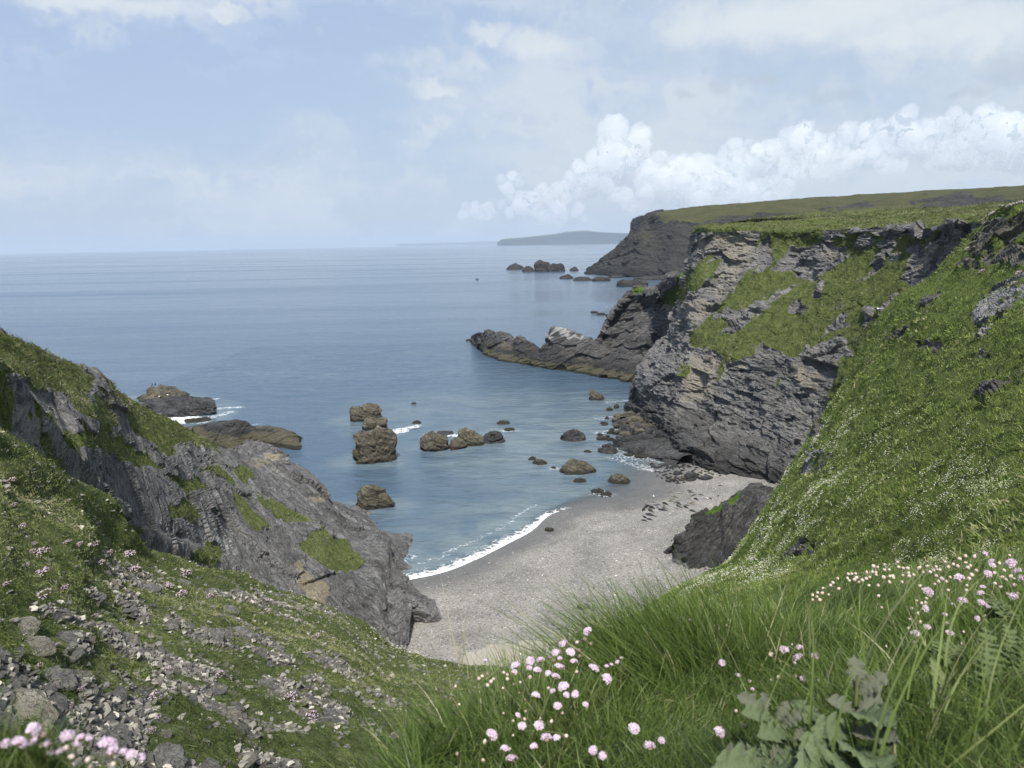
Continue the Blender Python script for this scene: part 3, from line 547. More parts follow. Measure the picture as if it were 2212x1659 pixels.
n_rows = [ext(r, 0, (1, 4, 16)) for r in n_rows]; n_rows = n_rows + [[off(p, 0, -1.5, None, .5) for p in n_rows[-1]], [off(p, 0, -8, None, 2.4) for p in n_rows[-1]]]
def s2(p): return [(x * .3403, 1094.5 + y * .3403) for x, y in p]
BL = [s2(p) for p in [[(-200, 1000), (150, 960), (500, 1080), (600, 1200), (900, 1250), (950, 1400), (900, 1500), (1250, 1700), (-200, 1700)], [(740, 540), (800, 560), (960, 680), (960, 770), (850, 720), (740, 640)], [(1100, 680), (1240, 780), (1100, 790)], [(1270, 800), (1450, 780), (1480, 860), (1300, 850)],
  [(1500, 790), (1650, 800), (1760, 860), (1850, 960), (1760, 960), (1600, 850)], [(930, 1000), (1200, 1010), (1420, 1150), (1400, 1200), (1200, 1210), (960, 1130)], [(1680, 1080), (1900, 1150), (2201, 1250), (2201, 1400), (1950, 1360), (1700, 1180)], [(1250, 1270), (1550, 1260), (1700, 1400), (1600, 1450), (1400, 1360)],
  [(600, 380), (760, 350), (1020, 460), (1010, 530), (880, 520), (700, 460)], [(1500, 1500), (1800, 1550), (1900, 1659), (1550, 1659)], [(200, 640), (480, 660), (640, 760), (400, 740)], [(450, 820), (560, 850), (560, 960), (380, 930)], [(820, 800), (1000, 900), (900, 950), (780, 850)]]]
land('near_slope', n_rows, 450, 700, M_near, -1, amp=.10, bed=(.4, 0, 1), scale=.5, seed=31, gmask=lambda U, V, p: np.clip(1 - masks(U, V, BL, soft=14) * (.95 - 1.0 * sm(fbm(p * 1.3, 3, 67), .0, .16)) - sm(fbm(p * .6 * [1, 1, 1], 4, 66), .05, .20) * .9 * (V > 1270) * sm(U, 1000, 500), 0, 1), gamp=.22, dscale=.7)

# ------------------------------------------------------------------ right slope
RE = [((2187, 446, 78), (2420, 425, 58)), ((2150, 470, 82), (2420, 470, 52)), ((2107, 503, 86), (2420, 520, 48)), ((2007, 600, 94), (2420, 640, 41)), ((1926, 660, 98), (2420, 720, 37)), ((1850, 780, 97), (2420, 820, 32)), ((1780, 900, 94), (2420, 920, 27)), ((1712, 1008, 91), (2420, 1020, 23)),
      ((1668, 1070, 89), (2420, 1100, 20)), ((1612, 1165, 87.5), (2420, 1190, 17)), ((1566, 1222, 86), (2420, 1260, 15)), ((1459, 1274, 78), (2420, 1340, 12.5)), ((1331, 1376, 64), (2420, 1430, 10)), ((1240, 1440, 56), (2420, 1540, 8)), ((1150, 1560, 40), (2420, 1700, 6))]
rr_ = []
for (e, f_) in RE:
    r = []
    for tt in (0, .03, .12, .25, .42, .6, .8, 1.0):
        ti = tt ** .85; Dm = 1 / ((1 - ti) / e[2] + ti / f_[2]); r.append(P(e[0] + (f_[0] - e[0]) * tt, e[1] + (f_[1] - e[1]) * tt, Dm))
    a = r[0]; r = [off(a, 9, 13, max(-1, a[2] - 16)), off(a, 2.2, 3.2, None, -3)] + r; r = ext(r, 1); rr_.append(r)
rr_ = [[off(p, 60, 16, None, .3) for p in rr_[0]], [off(p, 18, 5, None, -.3) for p in rr_[0]], [off(p, 3, .8, None, -.25) for p in rr_[0]]] + rr_
for k in (0, 1, 2): rr_[k][0] = off(rr_[k][2], -1, 0, None, -2); rr_[k][1] = off(rr_[k][2], -.5, 0, None, -.8)
rr_ += [[off(p, 0, -3, None, .3) for p in rr_[-1]], [off(p, 0, -14, None, 1.5) for p in rr_[-1]]]
R2R = q4([[(1900, 380), (2000, 220), (2130, 170), (2400, 80), (2400, 420), (2060, 410), (1960, 400)], [(1950, 820), (1960, 680), (2080, 540), (2300, 400), (2300, 520), (2100, 690), (2000, 800)], [(1600, 870), (1690, 835), (1790, 850), (1740, 890), (1640, 890)],
          [(995, 1565), (1060, 1400), (1180, 1440), (1100, 1510), (1040, 1560)], [(1950, 940), (2000, 880), (2020, 920)], [(1640, 640), (1700, 600), (1760, 620), (1690, 660)], [(1840, 460), (1900, 400), (1960, 430), (1900, 470)], [(1080, 1240), (1140, 1260), (1120, 1330), (1060, 1400)]])
R2P = q4([[(995, 1565), (1060, 1400), (1180, 1440), (1100, 1510), (1040, 1560)], [(1950, 820), (1960, 680), (2080, 540), (2300, 400), (2300, 520), (2100, 690), (2000, 800)]])
R2G = [[(1690, 1215), (1740, 1165), (1775, 1175), (1750, 1195)]]
land('right_slope', rr_, 640, 700, M_right, 1, amp=.55, bed=(.5, .3, 1), scale=.6, seed=41, gmask=lambda U, V, p: np.clip(1 - masks(U, V, R2R + R2G, soft=9) * (1.05 - 1.1 * sm(fbm(p * .9, 4, 43), .04, .2)) - .75 * sm(fbm(p * .22, 4, 44), .26, .36), 0, 1), palemask=lambda U, V, p: masks(U, V, R2P, soft=6) * .75, tanmask=lambda U, V, p: masks(U, V, R2R[:1], soft=8) * .5, gamp=.42, dscale=1.3)

# dark outcrop on the beach
ot = [(1452, 1180, 96.5), (1463, 1160, 97), (1484, 1150, 98), (1489, 1124, 99.5), (1502, 1115, 100.5), (1522, 1110, 101.5), (1543, 1100, 103), (1560, 1089, 104.5), (1580, 1072, 107), (1602, 1059, 109), (1630, 1046, 112), (1675, 1050, 112)]
of = [(1450, 1196), (1453, 1208), (1470, 1222), (1485, 1230), (1500, 1228), (1520, 1225), (1540, 1227), (1557, 1228), (1575, 1226), (1600, 1224), (1630, 1220), (1670, 1215)]
a_ = [P(*x) for x in ot]; b_ = [BP(*x) + [0, 0, .1] for x in of]
oc = [[off(x, 1, 7, .5) for x in a_], [off(x, .4, 2.0, None, -1.2) for x in a_], a_, [x * .75 + y * .25 + [0, -.4, .6] for x, y in zip(a_, b_)], [x * .4 + y * .6 + [0, .2, 0] for x, y in zip(a_, b_)], b_, [off(x, 0, -1, -1) for x in b_]]
oc = [[off(r[0], -1.2, 1.5, .5)] + r for r in oc]
land('beach_outcrop', oc, 170, 260, M_out, -1, amp=.62, bed=(-.55, .1, 1), scale=.8, layer=1.8, seed=51, gmask=lambda U, V, p: masks(U, V, [[(1490, 1126), (1505, 1108), (1560, 1082), (1600, 1052), (1604, 1062), (1562, 1098), (1520, 1118)]], soft=3) * .8, palemask=lambda U, V, p: masks(U, V, [[(1448, 1193), (1470, 1200), (1490, 1225), (1480, 1232), (1452, 1212)]], soft=4), dscale=1)

# ------------------------------------------------------------------ far headland and distant coast
fh = [(1262, 589, 1120), (1285, 571, 1110), (1304, 555, 1100), (1322, 540, 1095), (1343, 521, 1090), (1365, 501, 1080), (1384, 482, 1070), (1396, 473, 1065), (1413, 461, 1060), (1460, 454, 1090), (1530, 446, 1120), (1600, 441, 1140), (1700, 433, 1150), (1800, 426, 1150), (1900, 420, 1140), (2000, 414, 1120), (2110, 408, 1090), (2220, 403, 1050), (2400, 396, 1000)]
mid_ = [(1262, 590), (1283, 580), (1302, 570), (1322, 560), (1345, 550), (1370, 535), (1392, 520), (1420, 500), (1460, 478), (1510, 474), (1560, 470), (1620, 462), (1700, 455), (1800, 452), (1900, 448), (2000, 445), (2110, 440), (2220, 435), (2400, 430)]
fo_ = [(1262, 591), (1275, 592), (1290, 592), (1310, 594), (1335, 596), (1360, 598), (1390, 600), (1420, 600), (1450, 602), (1500, 603), (1550, 604), (1620, 605), (1700, 605), (1800, 606), (1900, 607), (2000, 608), (2110, 608), (2220, 608), (2400, 608)]
a_ = [P(*x) for x in fh]; b_ = [S(u, v, .5) for u, v in fo_]
mm = [P(u, v, 1 / (.62 / x[2] + .38 / np.hypot(*y[:2]))) for (u, v), x, y in zip(mid_, fh, b_)]
fc = [[off(x, 60, 500, None, 8 if i > 6 else -20) for i, x in enumerate(a_)], [off(x, 20, 120, None, 4 if i > 6 else -x[2] * .4) for i, x in enumerate(a_)], a_, mm, [x * .4 + y * .6 for x, y in zip(mm, b_)], b_, [off(x, 0, -5, -6) for x in b_]]
def gm_far(U, V, p):
    top = masks(U, V, [[(1404, 440), (1404, 380), (2700, 300), (2700, 560), (1900, 480), (1640, 462), (1560, 474), (1440, 482)]], soft=5) * .9
    return top * (1 - masks(U, V, [[(1960, 432), (2060, 420), (2160, 425), (2212, 440), (2100, 450), (1960, 446)], [(1760, 446), (1830, 440), (1900, 440), (1860, 452), (1770, 454)]], soft=5) * .7)
land('far_headland', fc, 260, 520, M_far, -1, amp=.5, bed=(.5, .2, 1), scale=4.2, seed=61, gmask=gm_far, tanmask=lambda U, V, p: masks(U, V, [[(1340, 520), (1400, 470), (1440, 520), (1400, 560)]], soft=25) * .6, gamp=1.5, dscale=9)
m_c, t = newmat('distant_coast_land'); gp = t.new('ShaderNodeNewGeometry').outputs['Position']
t.out(t.bsdf(t.mix(t.ss(t.noise(gp, .0012, 6, .6), .45, .6), (.10, .11, .06), (.13, .15, .06)), .9).outputs[0])
def coast(name, pts, D, thick, lab):
    a = [P(u, v, D) for u, v in pts]; hz = [np.array([x[0], x[1], -2]) for x in a]
    fl = [x * .995 for x in hz]; bk = [off(x, x[0] * .25, x[1] * .25, -2) for x in hz]
    for x in fl: x[2] = -2
    g_ = surf([bk, a, [x * .5 + y * .5 for x, y in zip(a, fl)], fl], 24, 160); p = g_.reshape(-1, 3)
    p[:, 2] += np.clip(p[:, 2], 0, 60) / 60 * fbm(p * .001, 5, 4) * D / 500
    o = mesh_np(name, p, gridfaces(24, 160)[:, ::-1], m_c, None, True); o['kind'] = 'structure'; return o
coast('distant_coast', [(1074, 524.5), (1085, 517), (1110, 514), (1150, 511), (1195, 506), (1225, 501), (1265, 499.5), (1290, 502), (1340, 504), (1420, 505), (1500, 506)], 17000, 1, '')
coast('distant_shore', [(855, 527.6), (900, 525.6), (950, 524.2), (1000, 523.3), (1050, 521), (1100, 520), (1200, 519)], 40000, 1, '')

# ------------------------------------------------------------------ placing things on the land
_HP = {}
def hit(name, u, v):
    G = GR[name]
    if name not in _HP: _HP[name] = pix(G['g'].reshape(-1, 3))
    U, V = _HP[name]; d = (U - u) ** 2 + (V - v) ** 2; k = int(np.argmin(d))
    return G['g'].reshape(-1, 3)[k].copy(), G['n'].reshape(-1, 3)[k].copy()
ORD = 'first second third fourth fifth sixth seventh eighth ninth tenth eleventh twelfth thirteenth fourteenth fifteenth sixteenth seventeenth eighteenth nineteenth twentieth'.split()
TENS = {2: 'twenty', 3: 'thirty', 4: 'forty', 5: 'fifty', 6: 'sixty', 7: 'seventy', 8: 'eighty'}
def ordi(n):
    if n <= 20: return ORD[n - 1]
    return TENS[n // 10] + ('-' + ORD[n % 10 - 1] if n % 10 else 'th') if n % 10 else TENS[n // 10][:-1] + 'ieth'
import bmesh
def ico(sub):
    bm = bmesh.new(); bmesh.ops.create_icosphere(bm, subdivisions=sub, radius=1)
    v = np.array([x.co[:] for x in bm.verts]); f = np.array([[q_.index for q_ in x.verts] for x in bm.faces]); bm.free(); return v, f
ICO = {k: ico(k) for k in (1, 2, 3, 4, 5)}
def rock_geo(kind, w, d, h, sub, seed, rough=1.0, base=.5):
    n, f = ICO[sub]; e = {'lump': 2.2, 'block': 5, 'slab': 3.6, 'wedge': 3.2, 'flat': 2.8}[kind]
    r = (abs(n) ** e).sum(1) ** (-1 / e); p = n * r[:, None]; x, y, z = p.T.copy()
    if kind == 'wedge': z = np.where(z > 0, z * (1 - .42 * (x + .3)), z); y = y * (1 - .3 * np.maximum(z, 0))
    if kind == 'lump': x = x * (1 - .28 * np.maximum(z, 0)); y = y * (1 - .28 * np.maximum(z, 0)); z = np.where(z > 0, z * (1 + .35 * fbm(n * 1.3, 2, seed)), z)
    if kind in ('slab', 'block'): z = np.where(z > 0, z * (1 + .3 * fbm(n * [2, 1, 0] + seed, 2, seed)), z); x = x * (1 + .04 * np.maximum(z, 0))
    p = np.stack([x * w / 2, y * d / 2, np.where(z > 0, z * h, z * h * base)], 1)
    sz = (w * d * h) ** (1 / 3); bed = (.45, -.35, 1) if kind != 'lump' else (.2, -.5, 1)
    lay = {'lump': .8, 'block': 2.6, 'slab': 2.8, 'wedge': 1.5, 'flat': 1.6}[kind]
    q_ = p * (9.5 / sz) + seed * 3.1; dd = rockdisp(q_, bed, 1.0, seed, lay) * sz / 7.5 * .8 * rough
    return p + n * dd[:, None], f
def rock(name, kind, w, d, h, sub, seed, mat, rough=1.0, base=.5, attrs=True, link=True, parent=None):
    v, f = rock_geo(kind, w, d, h, sub, seed, rough, base)
    return mesh_np(name, v, f, mat, {}, False, parent, link)

# ------------------------------------------------------------------ cumulus bank, far off and high above the haze
def build_clouds():
    r = np.random.default_rng(77); n3, f3 = ICO[3]; V_, F_ = [], []; off_ = 0
    for (u, v, a, b, k) in PUFFS:
        D = 15000 * r.uniform(.96, 1.04); sc = D / F; cen = P(u, v, D); rt = np.cross(cen - [0, 0, H], [0, 0, 1.]); rt /= np.linalg.norm(rt); fw = np.cross([0, 0, 1.], rt)
        n = int(8 + 10 * min(3, a / 50))
        for j in range(n):
            for _ in range(40):
                x, y = r.uniform(-1, 1, 2)
                if x * x + y * y < 1: break
            rad = b * r.uniform(.18, .50) * (1 - .3 * abs(x)); cx, cy = x * max(a - rad * .6, 3), y * max(b - rad * .7, 3)
            c = cen + rt * cx * sc + np.array([0, 0, 1]) * cy * sc + fw * r.uniform(-.5, .3) * b * sc
            p = c + n3 * rad * sc * [1, 1, .95]; V_.append(p); F_.append(f3 + off_); off_ += len(n3)
    m, t = newmat('cloud_vapour'); tmp = mesh_np('tmp', np.concatenate(V_), np.concatenate(F_), m)
    md = tmp.modifiers.new('r', 'REMESH'); md.mode = 'VOXEL'; md.voxel_size = 17
    me = bpy.data.meshes.new_from_object(tmp.evaluated_get(bpy.context.evaluated_depsgraph_get())); bpy.data.objects.remove(tmp)
    n = len(me.vertices); co = np.zeros(n * 3, np.float32); me.vertices.foreach_get('co', co); co = co.reshape(-1, 3).astype(float); no = np.zeros(n * 3, np.float32); me.vertex_normals.foreach_get('vector', no); no = no.reshape(-1, 3)
    q = co / 1000.; d = (.5 - np.abs(fbm(q * 1.6, 3, 5)) * 2.2) * 150 + (.3 - np.abs(fbm(q * 3.4, 4, 6, .6)) * 2) * 170 + fbm(q * 7, 4, 9, .55) * 120
    co = co + no * d[:, None]; me.vertices.foreach_set('co', co.astype(np.float32).ravel()); me.polygons.foreach_set('use_smooth', np.ones(len(me.polygons), bool)); me.update()
    pv_ = t.new('ShaderNodeVolumePrincipled'); pv_.inputs['Color'].default_value = (.945, .952, .965, 1); pv_.inputs['Density'].default_value = .0021; pv_.inputs['Anisotropy'].default_value = 0.0; t.out(None, pv_.outputs[0])
    me.materials.clear(); me.materials.append(m); o = bpy.data.objects.new('cumulus_clouds', me); COL.objects.link(o); meta(o, 'bank of white cumulus towers low over the sea and headland', 'clouds', kind='stuff')
build_clouds()

# rocks standing in the cove
for i, (u, v, hw, hh, kind, lb) in enumerate(ROCKS):
    c = S(u, v); D = np.linalg.norm(c - [0, 0, H]); k = D / F; wd = 2 * hw * k; sn_ = H / D
    dp = wd * {'lump': .8, 'flat': .9, 'slab': .75, 'wedge': .75, 'block': .7}[kind]
    h = max(.35, (hh * k - dp * .55 * sn_) / math.cos(math.asin(sn_))) * {'wedge': 1.15, 'block': 1.0, 'slab': .95}.get(kind, .8)
    o = rock('sea_rock', kind, wd * 1.02, dp, h, 5 if hw > 18 else 4, 100 + i * 7, M_wet if lb.startswith('dark') or i in (27, 28, 29) and i != 27 else M_rock, .85, max(.5, 1.2 / h))
    o.location = c + [0, dp * .30, 0]; o.rotation_euler = (0, 0, math.atan2(-c[0], c[1]) + random.uniform(-.2, .2))
    meta(o, lb, 'sea rock', 'rocks standing in the sea of the cove')
FARR = [(1113, 582, 20, 11, 'lump', 'low dark islet at the left end of the far reef'), (1141, 587, 14, 12, 'lump', 'small rounded islet left of the twin peaks of the far reef'), (1172, 586, 17, 20, 'block', 'tallest dark islet of the far reef'),
        (1200, 586, 18, 15, 'block', 'flat topped islet right of the tallest one in the far reef'), (1240, 585, 10, 8, 'lump', 'small rounded islet between the far reef and the headland'), (1223, 602, 16, 9, 'lump', 'low islet nearer than the far reef, left of the domed one'),
        (1259, 606, 22, 10, 'lump', 'long domed dark islet before the far headland foot'), (1298, 607, 19, 8, 'flat', 'flat broken rock between the domed islet and the far headland'), (1366, 618, 32, 13, 'slab', 'broad dark reef right in front of the far cove mouth'),
        (1284, 676, 8, 4, 'flat', 'tiny rock awash left of the dark crag'), (1298, 680, 10, 4, 'flat', 'low rock awash in foam beside the dark crag'), (1031, 604, 3, 2.2, 'flat', 'lone dark speck of rock far out in open water'), (1330, 600, 16, 5, 'flat', 'thin ledge of rock at the far headland foot'), (1410, 604, 40, 7, 'flat', 'dark ledge along the foot of the far cliffs')]
for i, (u, v, hw, hh, kind, lb) in enumerate(FARR):
    c = S(u, v); k = np.linalg.norm(c - [0, 0, H]) / F; w_ = 2 * hw * k
    o = rock('islet', kind, w_, w_ * .7, hh * k, 4, 300 + i * 5, M_farrock, .6, .4); o.location = c; meta(o, lb, 'islet', 'rocks far out along the coast')

# boulder shore at the foot of the cliff
def BS(x, y): return 1267.3 + x * .10417, 835.3 + y * .10417
me_ = [S(*BS(1500, 60), .3), S(*BS(1050, 260), .2), S(*BS(900, 560), .2), S(*BS(640, 760), .2), S(*BS(720, 1000), .2), S(*BS(700, 1240), .2), S(*BS(1250, 1400), .3), S(*BS(1900, 1560), .8)]
mf_ = [S(*BS(1700, 140), .8), S(*BS(1700, 300), 1.2), S(*BS(1720, 520), 1.6), S(*BS(1720, 720), 1.8), S(*BS(1730, 900), 1.8), S(*BS(1760, 1050), 1.6), S(*BS(1900, 1250), 1.6), S(*BS(2300, 1450), 2.0)]
land('rocky_foreshore', [[off(a, -2, -1, -2) for a in me_], me_, [a * .6 + b * .4 + [0, 0, .5] for a, b in zip(me_, mf_)], mf_, [off(b, 6, 4, 3) for b in mf_]], 110, 240, M_fore, 1, amp=.42, bed=(-.25, .1, 1), scale=.8, seed=71)
BIGB = [(1070, 180, 190, 100), (1130, 270, 140, 140), (1180, 490, 210, 150), (930, 400, 140, 95), (1040, 370, 130, 130), (610, 660, 180, 110), (690, 580, 260, 95), (860, 545, 130, 80), (470, 450, 130, 90), (620, 380, 110, 105), (1000, 680, 300, 150), (1270, 620, 160, 120),
        (1330, 560, 200, 90), (1470, 480, 210, 120), (1560, 545, 170, 80), (1590, 450, 100, 110), (960, 820, 160, 90), (1180, 800, 150, 80), (520, 880, 110, 65), (480, 935, 130, 60), (620, 925, 160, 70), (280, 985, 130, 50), (320, 1055, 200, 60), (430, 1025, 100, 45), (500, 1080, 130, 60),
        (420, 635, 90, 60), (370, 775, 140, 30), (360, 740, 150, 30), (620, 805, 110, 50), (1100, 900, 220, 70), (800, 960, 240, 70)]
def shore_z(x, y): return max(.1, min(2.6, (x - 560 - abs(y - 700) * .25) / 480 + .35))
o = rock('boulder', 'lump', 300 * .10417 * .098, 2.6, 1.5, 4, 401, M_rock, .6); u, v = BS(1420, 330); o.location = S(u, v, 2.0); meta(o, 'largest boulder with a green weedy top against the cliff corner', 'boulder', 'boulders along the shore below the cliff')
bproto = []
for k in range(9): bproto.append(rock('boulder', ['lump', 'slab', 'lump', 'wedge', 'lump', 'flat', 'slab', 'lump', 'block'][k], 1, .8, .6, 3, 420 + k, M_rock, .7, .8, link=False))
def put_boulder(u, v, z, wpx, hpx, lb, mat=None, name='boulder', grp='boulders along the shore below the cliff', cat='boulder', k=None, rz=None):
    pr = random.choice(bproto) if k is None else bproto[k]; o = pr.copy(); COL.objects.link(o); c = S(u, v, z); kk = np.linalg.norm(c - [0, 0, H]) / F
    o.name = name; w_ = wpx * kk; o.scale = (w_, w_ * random.uniform(.8, 1.1), max(.25 * w_, hpx * kk * 1.1)); o.location = c + [0, 0, hpx * kk * .05]; o.rotation_euler = (random.uniform(-.15, .15), random.uniform(-.15, .15), random.uniform(-.5, .5) if rz is None else rz)
    if mat: o.material_slots[0].link = 'OBJECT'; o.material_slots[0].material = mat
    meta(o, lb, cat, grp); return o
for i, (x, y, ww, hh) in enumerate(BIGB):
    u, v = BS(x, y + hh * .35); where = 'in foaming water' if x < 640 else ('close to the cliff' if x > 1250 else 'in the middle of the boulder pile')
    put_boulder(u, v, shore_z(x, y), ww * .10417 * 1.05, hh * .10417, 'olive boulder %s, %s large one counted from the sea' % (where, ordi(1 + sorted(b[0] + b[1] * .001 for b in BIGB).index(x + y * .001))))
for x, y, ww, hh, lb in [(780, 1150, 420, 230, 'dark layered ledge sloping into the foam at the left of the cliff foot'), (1180, 1130, 480, 260, 'black glistening ledge in the middle below the boulder pile'), (1560, 1090, 420, 300, 'black thinly layered ledge hard against the cliff foot'), (1100, 1330, 420, 130, 'lowest black ledge above the streaked wash')]:
    u, v = BS(x, y + hh * .3); c = S(u, v, .3); kk = np.linalg.norm(c) / F; o = rock('rock_ledge', 'slab', ww * .10417 * kk, ww * .10417 * kk * .6, hh * .10417 * kk * .75, 5, int(x), M_wet, .8, .6); o.location = c + [0, 1, 0]; meta(o, lb, 'rock ledge', 'dark ledges below the cliff')
r_ = np.random.default_rng(4)
for i in range(240):
    x, y = r_.uniform(560, 1640), r_.uniform(200, 980)
    if x < 560 + abs(y - 700) * .9 + r_.uniform(0, 160): continue
    u, v = BS(x, y); s_ = r_.uniform(4, 11); put_boulder(u, v, shore_z(x, y), s_, s_ * .55, 'small weathered boulder wedged in the pile below the cliff', M_wet if y > 820 else None)
FOOT = [(1405, 1003), (1452, 992), (1500, 1000), (1560, 1014), (1600, 1020), (1560, 1030), (1500, 1034), (1470, 1046), (1432, 1040), (1408, 1022)]
def inpoly(u, v, poly): return polymask(np.array([float(u)]), np.array([float(v)]), poly, .01)[0] > .5
n_ = 0
while n_ < 185:
    u, v = r_.uniform(1395, 1610), r_.uniform(990, 1048)
    if not inpoly(u, v, FOOT): continue
    n_ += 1; p = BP(u, v); s_ = r_.uniform(2.5, 9) * (1.3 if v < 1012 else .8); put_boulder(u, v, p[2], s_, s_ * .5, 'small dark stone among the rubble where shingle meets the cliff', M_wet if r_.random() < .7 else None, 'stone', 'rubble at the cliff foot', 'stone')
for x, y, ww, hh, mt, lb in [(1180, 130, 260, 150, M_wet, 'large dark hollowed boulder at the top of the beach'), (985, 180, 150, 120, M_rock, 'round pale lichened boulder beside the dark hollowed one'), (1480, 165, 260, 70, M_wet, 'long flat dark slab lying on the upper shingle'), (1170, 215, 220, 45, M_wet, 'thin dark slab below the dark hollowed boulder'),
        (1830, 70, 150, 60, M_wet, 'dark rock against the cliff behind the long slab'), (2005, 40, 120, 75, M_wet, 'rounded grey rock at the right end of the upper beach'), (1915, 50, 70, 70, M_rock, 'pale stone squeezed between two dark rocks by the cliff'), (770, 1475, 40, 28, M_wet, 'small black stone alone on the shingle left of the outcrop'),
        (900, 70, 200, 90, M_wet, 'grey boulder beside the wash at the beach end'), (690, 170, 90, 80, M_wet, 'dark squarish stone at the water edge of the rubble'), (790, 215, 140, 70, M_rock, 'pale broken stone in the rubble near the water')]:
    u, v = 1371 + x * .10417, 1013.8 + (y + hh * .35) * .10417; p = BP(u, v); put_boulder(u, v, p[2], ww * .10417, hh * .10417, lb, mt, 'boulder', 'boulders on the upper beach')
u, v = 1187, 1146; put_boulder(u, v, BP(u, v)[2], 18, 10, 'lone pale stone sitting in the wet shingle by the swash', None, 'boulder', 'boulders on the upper beach')
u, v = 1261, 1314; put_boulder(u, v, BP(u, v)[2], 24, 13, 'pale slab half buried in shingle near the sand', M_near, 'boulder', 'boulders on the upper beach')
# loose pebbles and shells on the shingle
def blades(base, dirn, length, width, bend, side, seg=3, taper=1.0):
    """ribbons: returns verts, quads"""
    n = len(base); t_ = np.linspace(0, 1, seg + 1)[None, :, None]
    c = base[:, None] + dirn[:, None] * (length[:, None, None] * t_) + bend[:, None] * (length[:, None, None] * t_ ** 2)
    wv = side[:, None] * (width[:, None, None] * .5 * (1 - t_ ** 1.6 * taper))
    v = np.stack([c - wv, c + wv], 2).reshape(-1, 3); k = np.arange(n)[:, None] * (2 * (seg + 1)) + np.arange(seg)[None] * 2
    f = np.stack([k, k + 1, k + 3, k + 2], -1).reshape(-1, 4); return v, f
def dots(pos, nor, size, seed=0, flat=.6):
    """little faceted stones: squashed octahedra"""
    r = np.random.default_rng(seed); n = len(pos); a = r.normal(size=(n, 3)); a -= nor * (a * nor).sum(1, keepdims=True); a /= np.linalg.norm(a, axis=1, keepdims=True); b = np.cross(nor, a)
    s1_, s2_ = size * r.uniform(.6, 1.2, n), size * r.uniform(.5, 1, n); s3 = size * flat
    V_ = np.stack([pos + a * s1_[:, None], pos + b * s2_[:, None], pos - a * s1_[:, None] * .9, pos - b * s2_[:, None] * 1.1, pos + nor * s3[:, None] + a * (s1_ * .2)[:, None], pos - nor * s3[:, None] * .6], 1).reshape(-1, 3)
    k = np.arange(n)[:, None] * 6; F_ = np.array([[0, 1, 4], [1, 2, 4], [2, 3, 4], [3, 0, 4], [1, 0, 5], [2, 1, 5], [3, 2, 5], [0, 3, 5]]); return V_, (k[:, :, None] + F_[None]).reshape(-1, 3)
def chips(pos, nor, size, seed=0):
    r = np.random.default_rng(seed); VV, FF, KK = [], [], []; base = 0; var = r.integers(0, 8, len(pos))
    for k in range(8):
        bm = bmesh.new()
        for j in range(11): a = j / 11 * 6.283; q_ = r.uniform(.6, 1.1); bm.verts.new((math.cos(a) * q_, math.sin(a) * q_ * .62, r.choice([-1, 1]) * r.uniform(.07, .2)))
        h_ = bmesh.ops.convex_hull(bm, input=bm.verts); bmesh.ops.delete(bm, geom=[x for x in h_['geom_interior'] if isinstance(x, bmesh.types.BMVert)], context='VERTS'); bmesh.ops.triangulate(bm, faces=bm.faces); bm.verts.index_update()
        v = np.array([x.co[:] for x in bm.verts]); f = np.array([[y.index for y in x.verts] for x in bm.faces]); bm.free()
        ix = np.nonzero(var == k)[0]; n = len(ix); nn = nor[ix] / np.linalg.norm(nor[ix], axis=1, keepdims=True); a = r.normal(size=(n, 3)); a -= nn * (a * nn).sum(1, keepdims=True); a /= np.linalg.norm(a, axis=1, keepdims=True); b = np.cross(nn, a)
        B_ = np.stack([a, b, nn], 1); w_ = np.einsum('vi,nij->nvj', v, B_) * size[ix][:, None, None] + pos[ix][:, None]
        VV.append(w_.reshape(-1, 3)); FF.append((f[None] + (np.arange(n) * len(v))[:, None, None] + base).reshape(-1, 3)); KK.append(np.repeat(ix, len(v))); base += n * len(v)
    return np.concatenate(VV), np.concatenate(FF), np.concatenate(KK)
def simple_mat(name, stops, scale=3, rough=.9, attr=None, spec=.2, trans=0):
    m, t = newmat(name); gp = t.new('ShaderNodeNewGeometry')
    f = t.attr(attr) if attr else t.noise(gp.outputs['Position'], scale, 5, .7)
    c = t.ramp(f, stops); b = t.bsdf(c, rough, None, spec)
    if trans:
        tl = t.new('ShaderNodeBsdfTranslucent'); t.put(tl.inputs[0], c); mx = t.new('ShaderNodeMixShader'); mx.inputs[0].default_value = trans
        t.l.new(b.outputs[0], mx.inputs[1]); t.l.new(tl.outputs[0], mx.inputs[2]); t.out(mx.outputs[0])
    else: t.out(b.outputs[0])
    return m
bm_ = (bd > 2) & (bd < 40) & (abs(Ub - 1250) < 420); idx = r_.choice(np.nonzero(bm_)[0], 17000, p=None)
dens_ = fbm(bp[idx] * .3, 3, 12) + .25 * np.sin(bd[idx] * .8); idx = idx[dens_ > -.12]
pp = bp[idx] + r_.uniform(-.15, .15, (len(idx), 3)) * [1, 1, 0]; pv_, pf_ = dots(pp, np.tile([0, 0, 1.], (len(pp), 1)), r_.uniform(.03, .085, len(pp)) * (1 + 1.2 * (r_.random(len(pp)) < .03)), 3, .45)
cv = np.repeat(r_.random(len(pp)) ** 1.0, 6); m_p = simple_mat('pebble', [(0, (.06, .06, .06)), (.45, (.2, .195, .185)), (.8, (.36, .35, .33)), (.95, (.70, .69, .66))], attr='rnd')
meta(mesh_np('pebbles', pv_, pf_, m_p, {'rnd': cv}), 'loose pebbles and shell bits scattered over the grey beach', 'pebbles', kind='stuff')

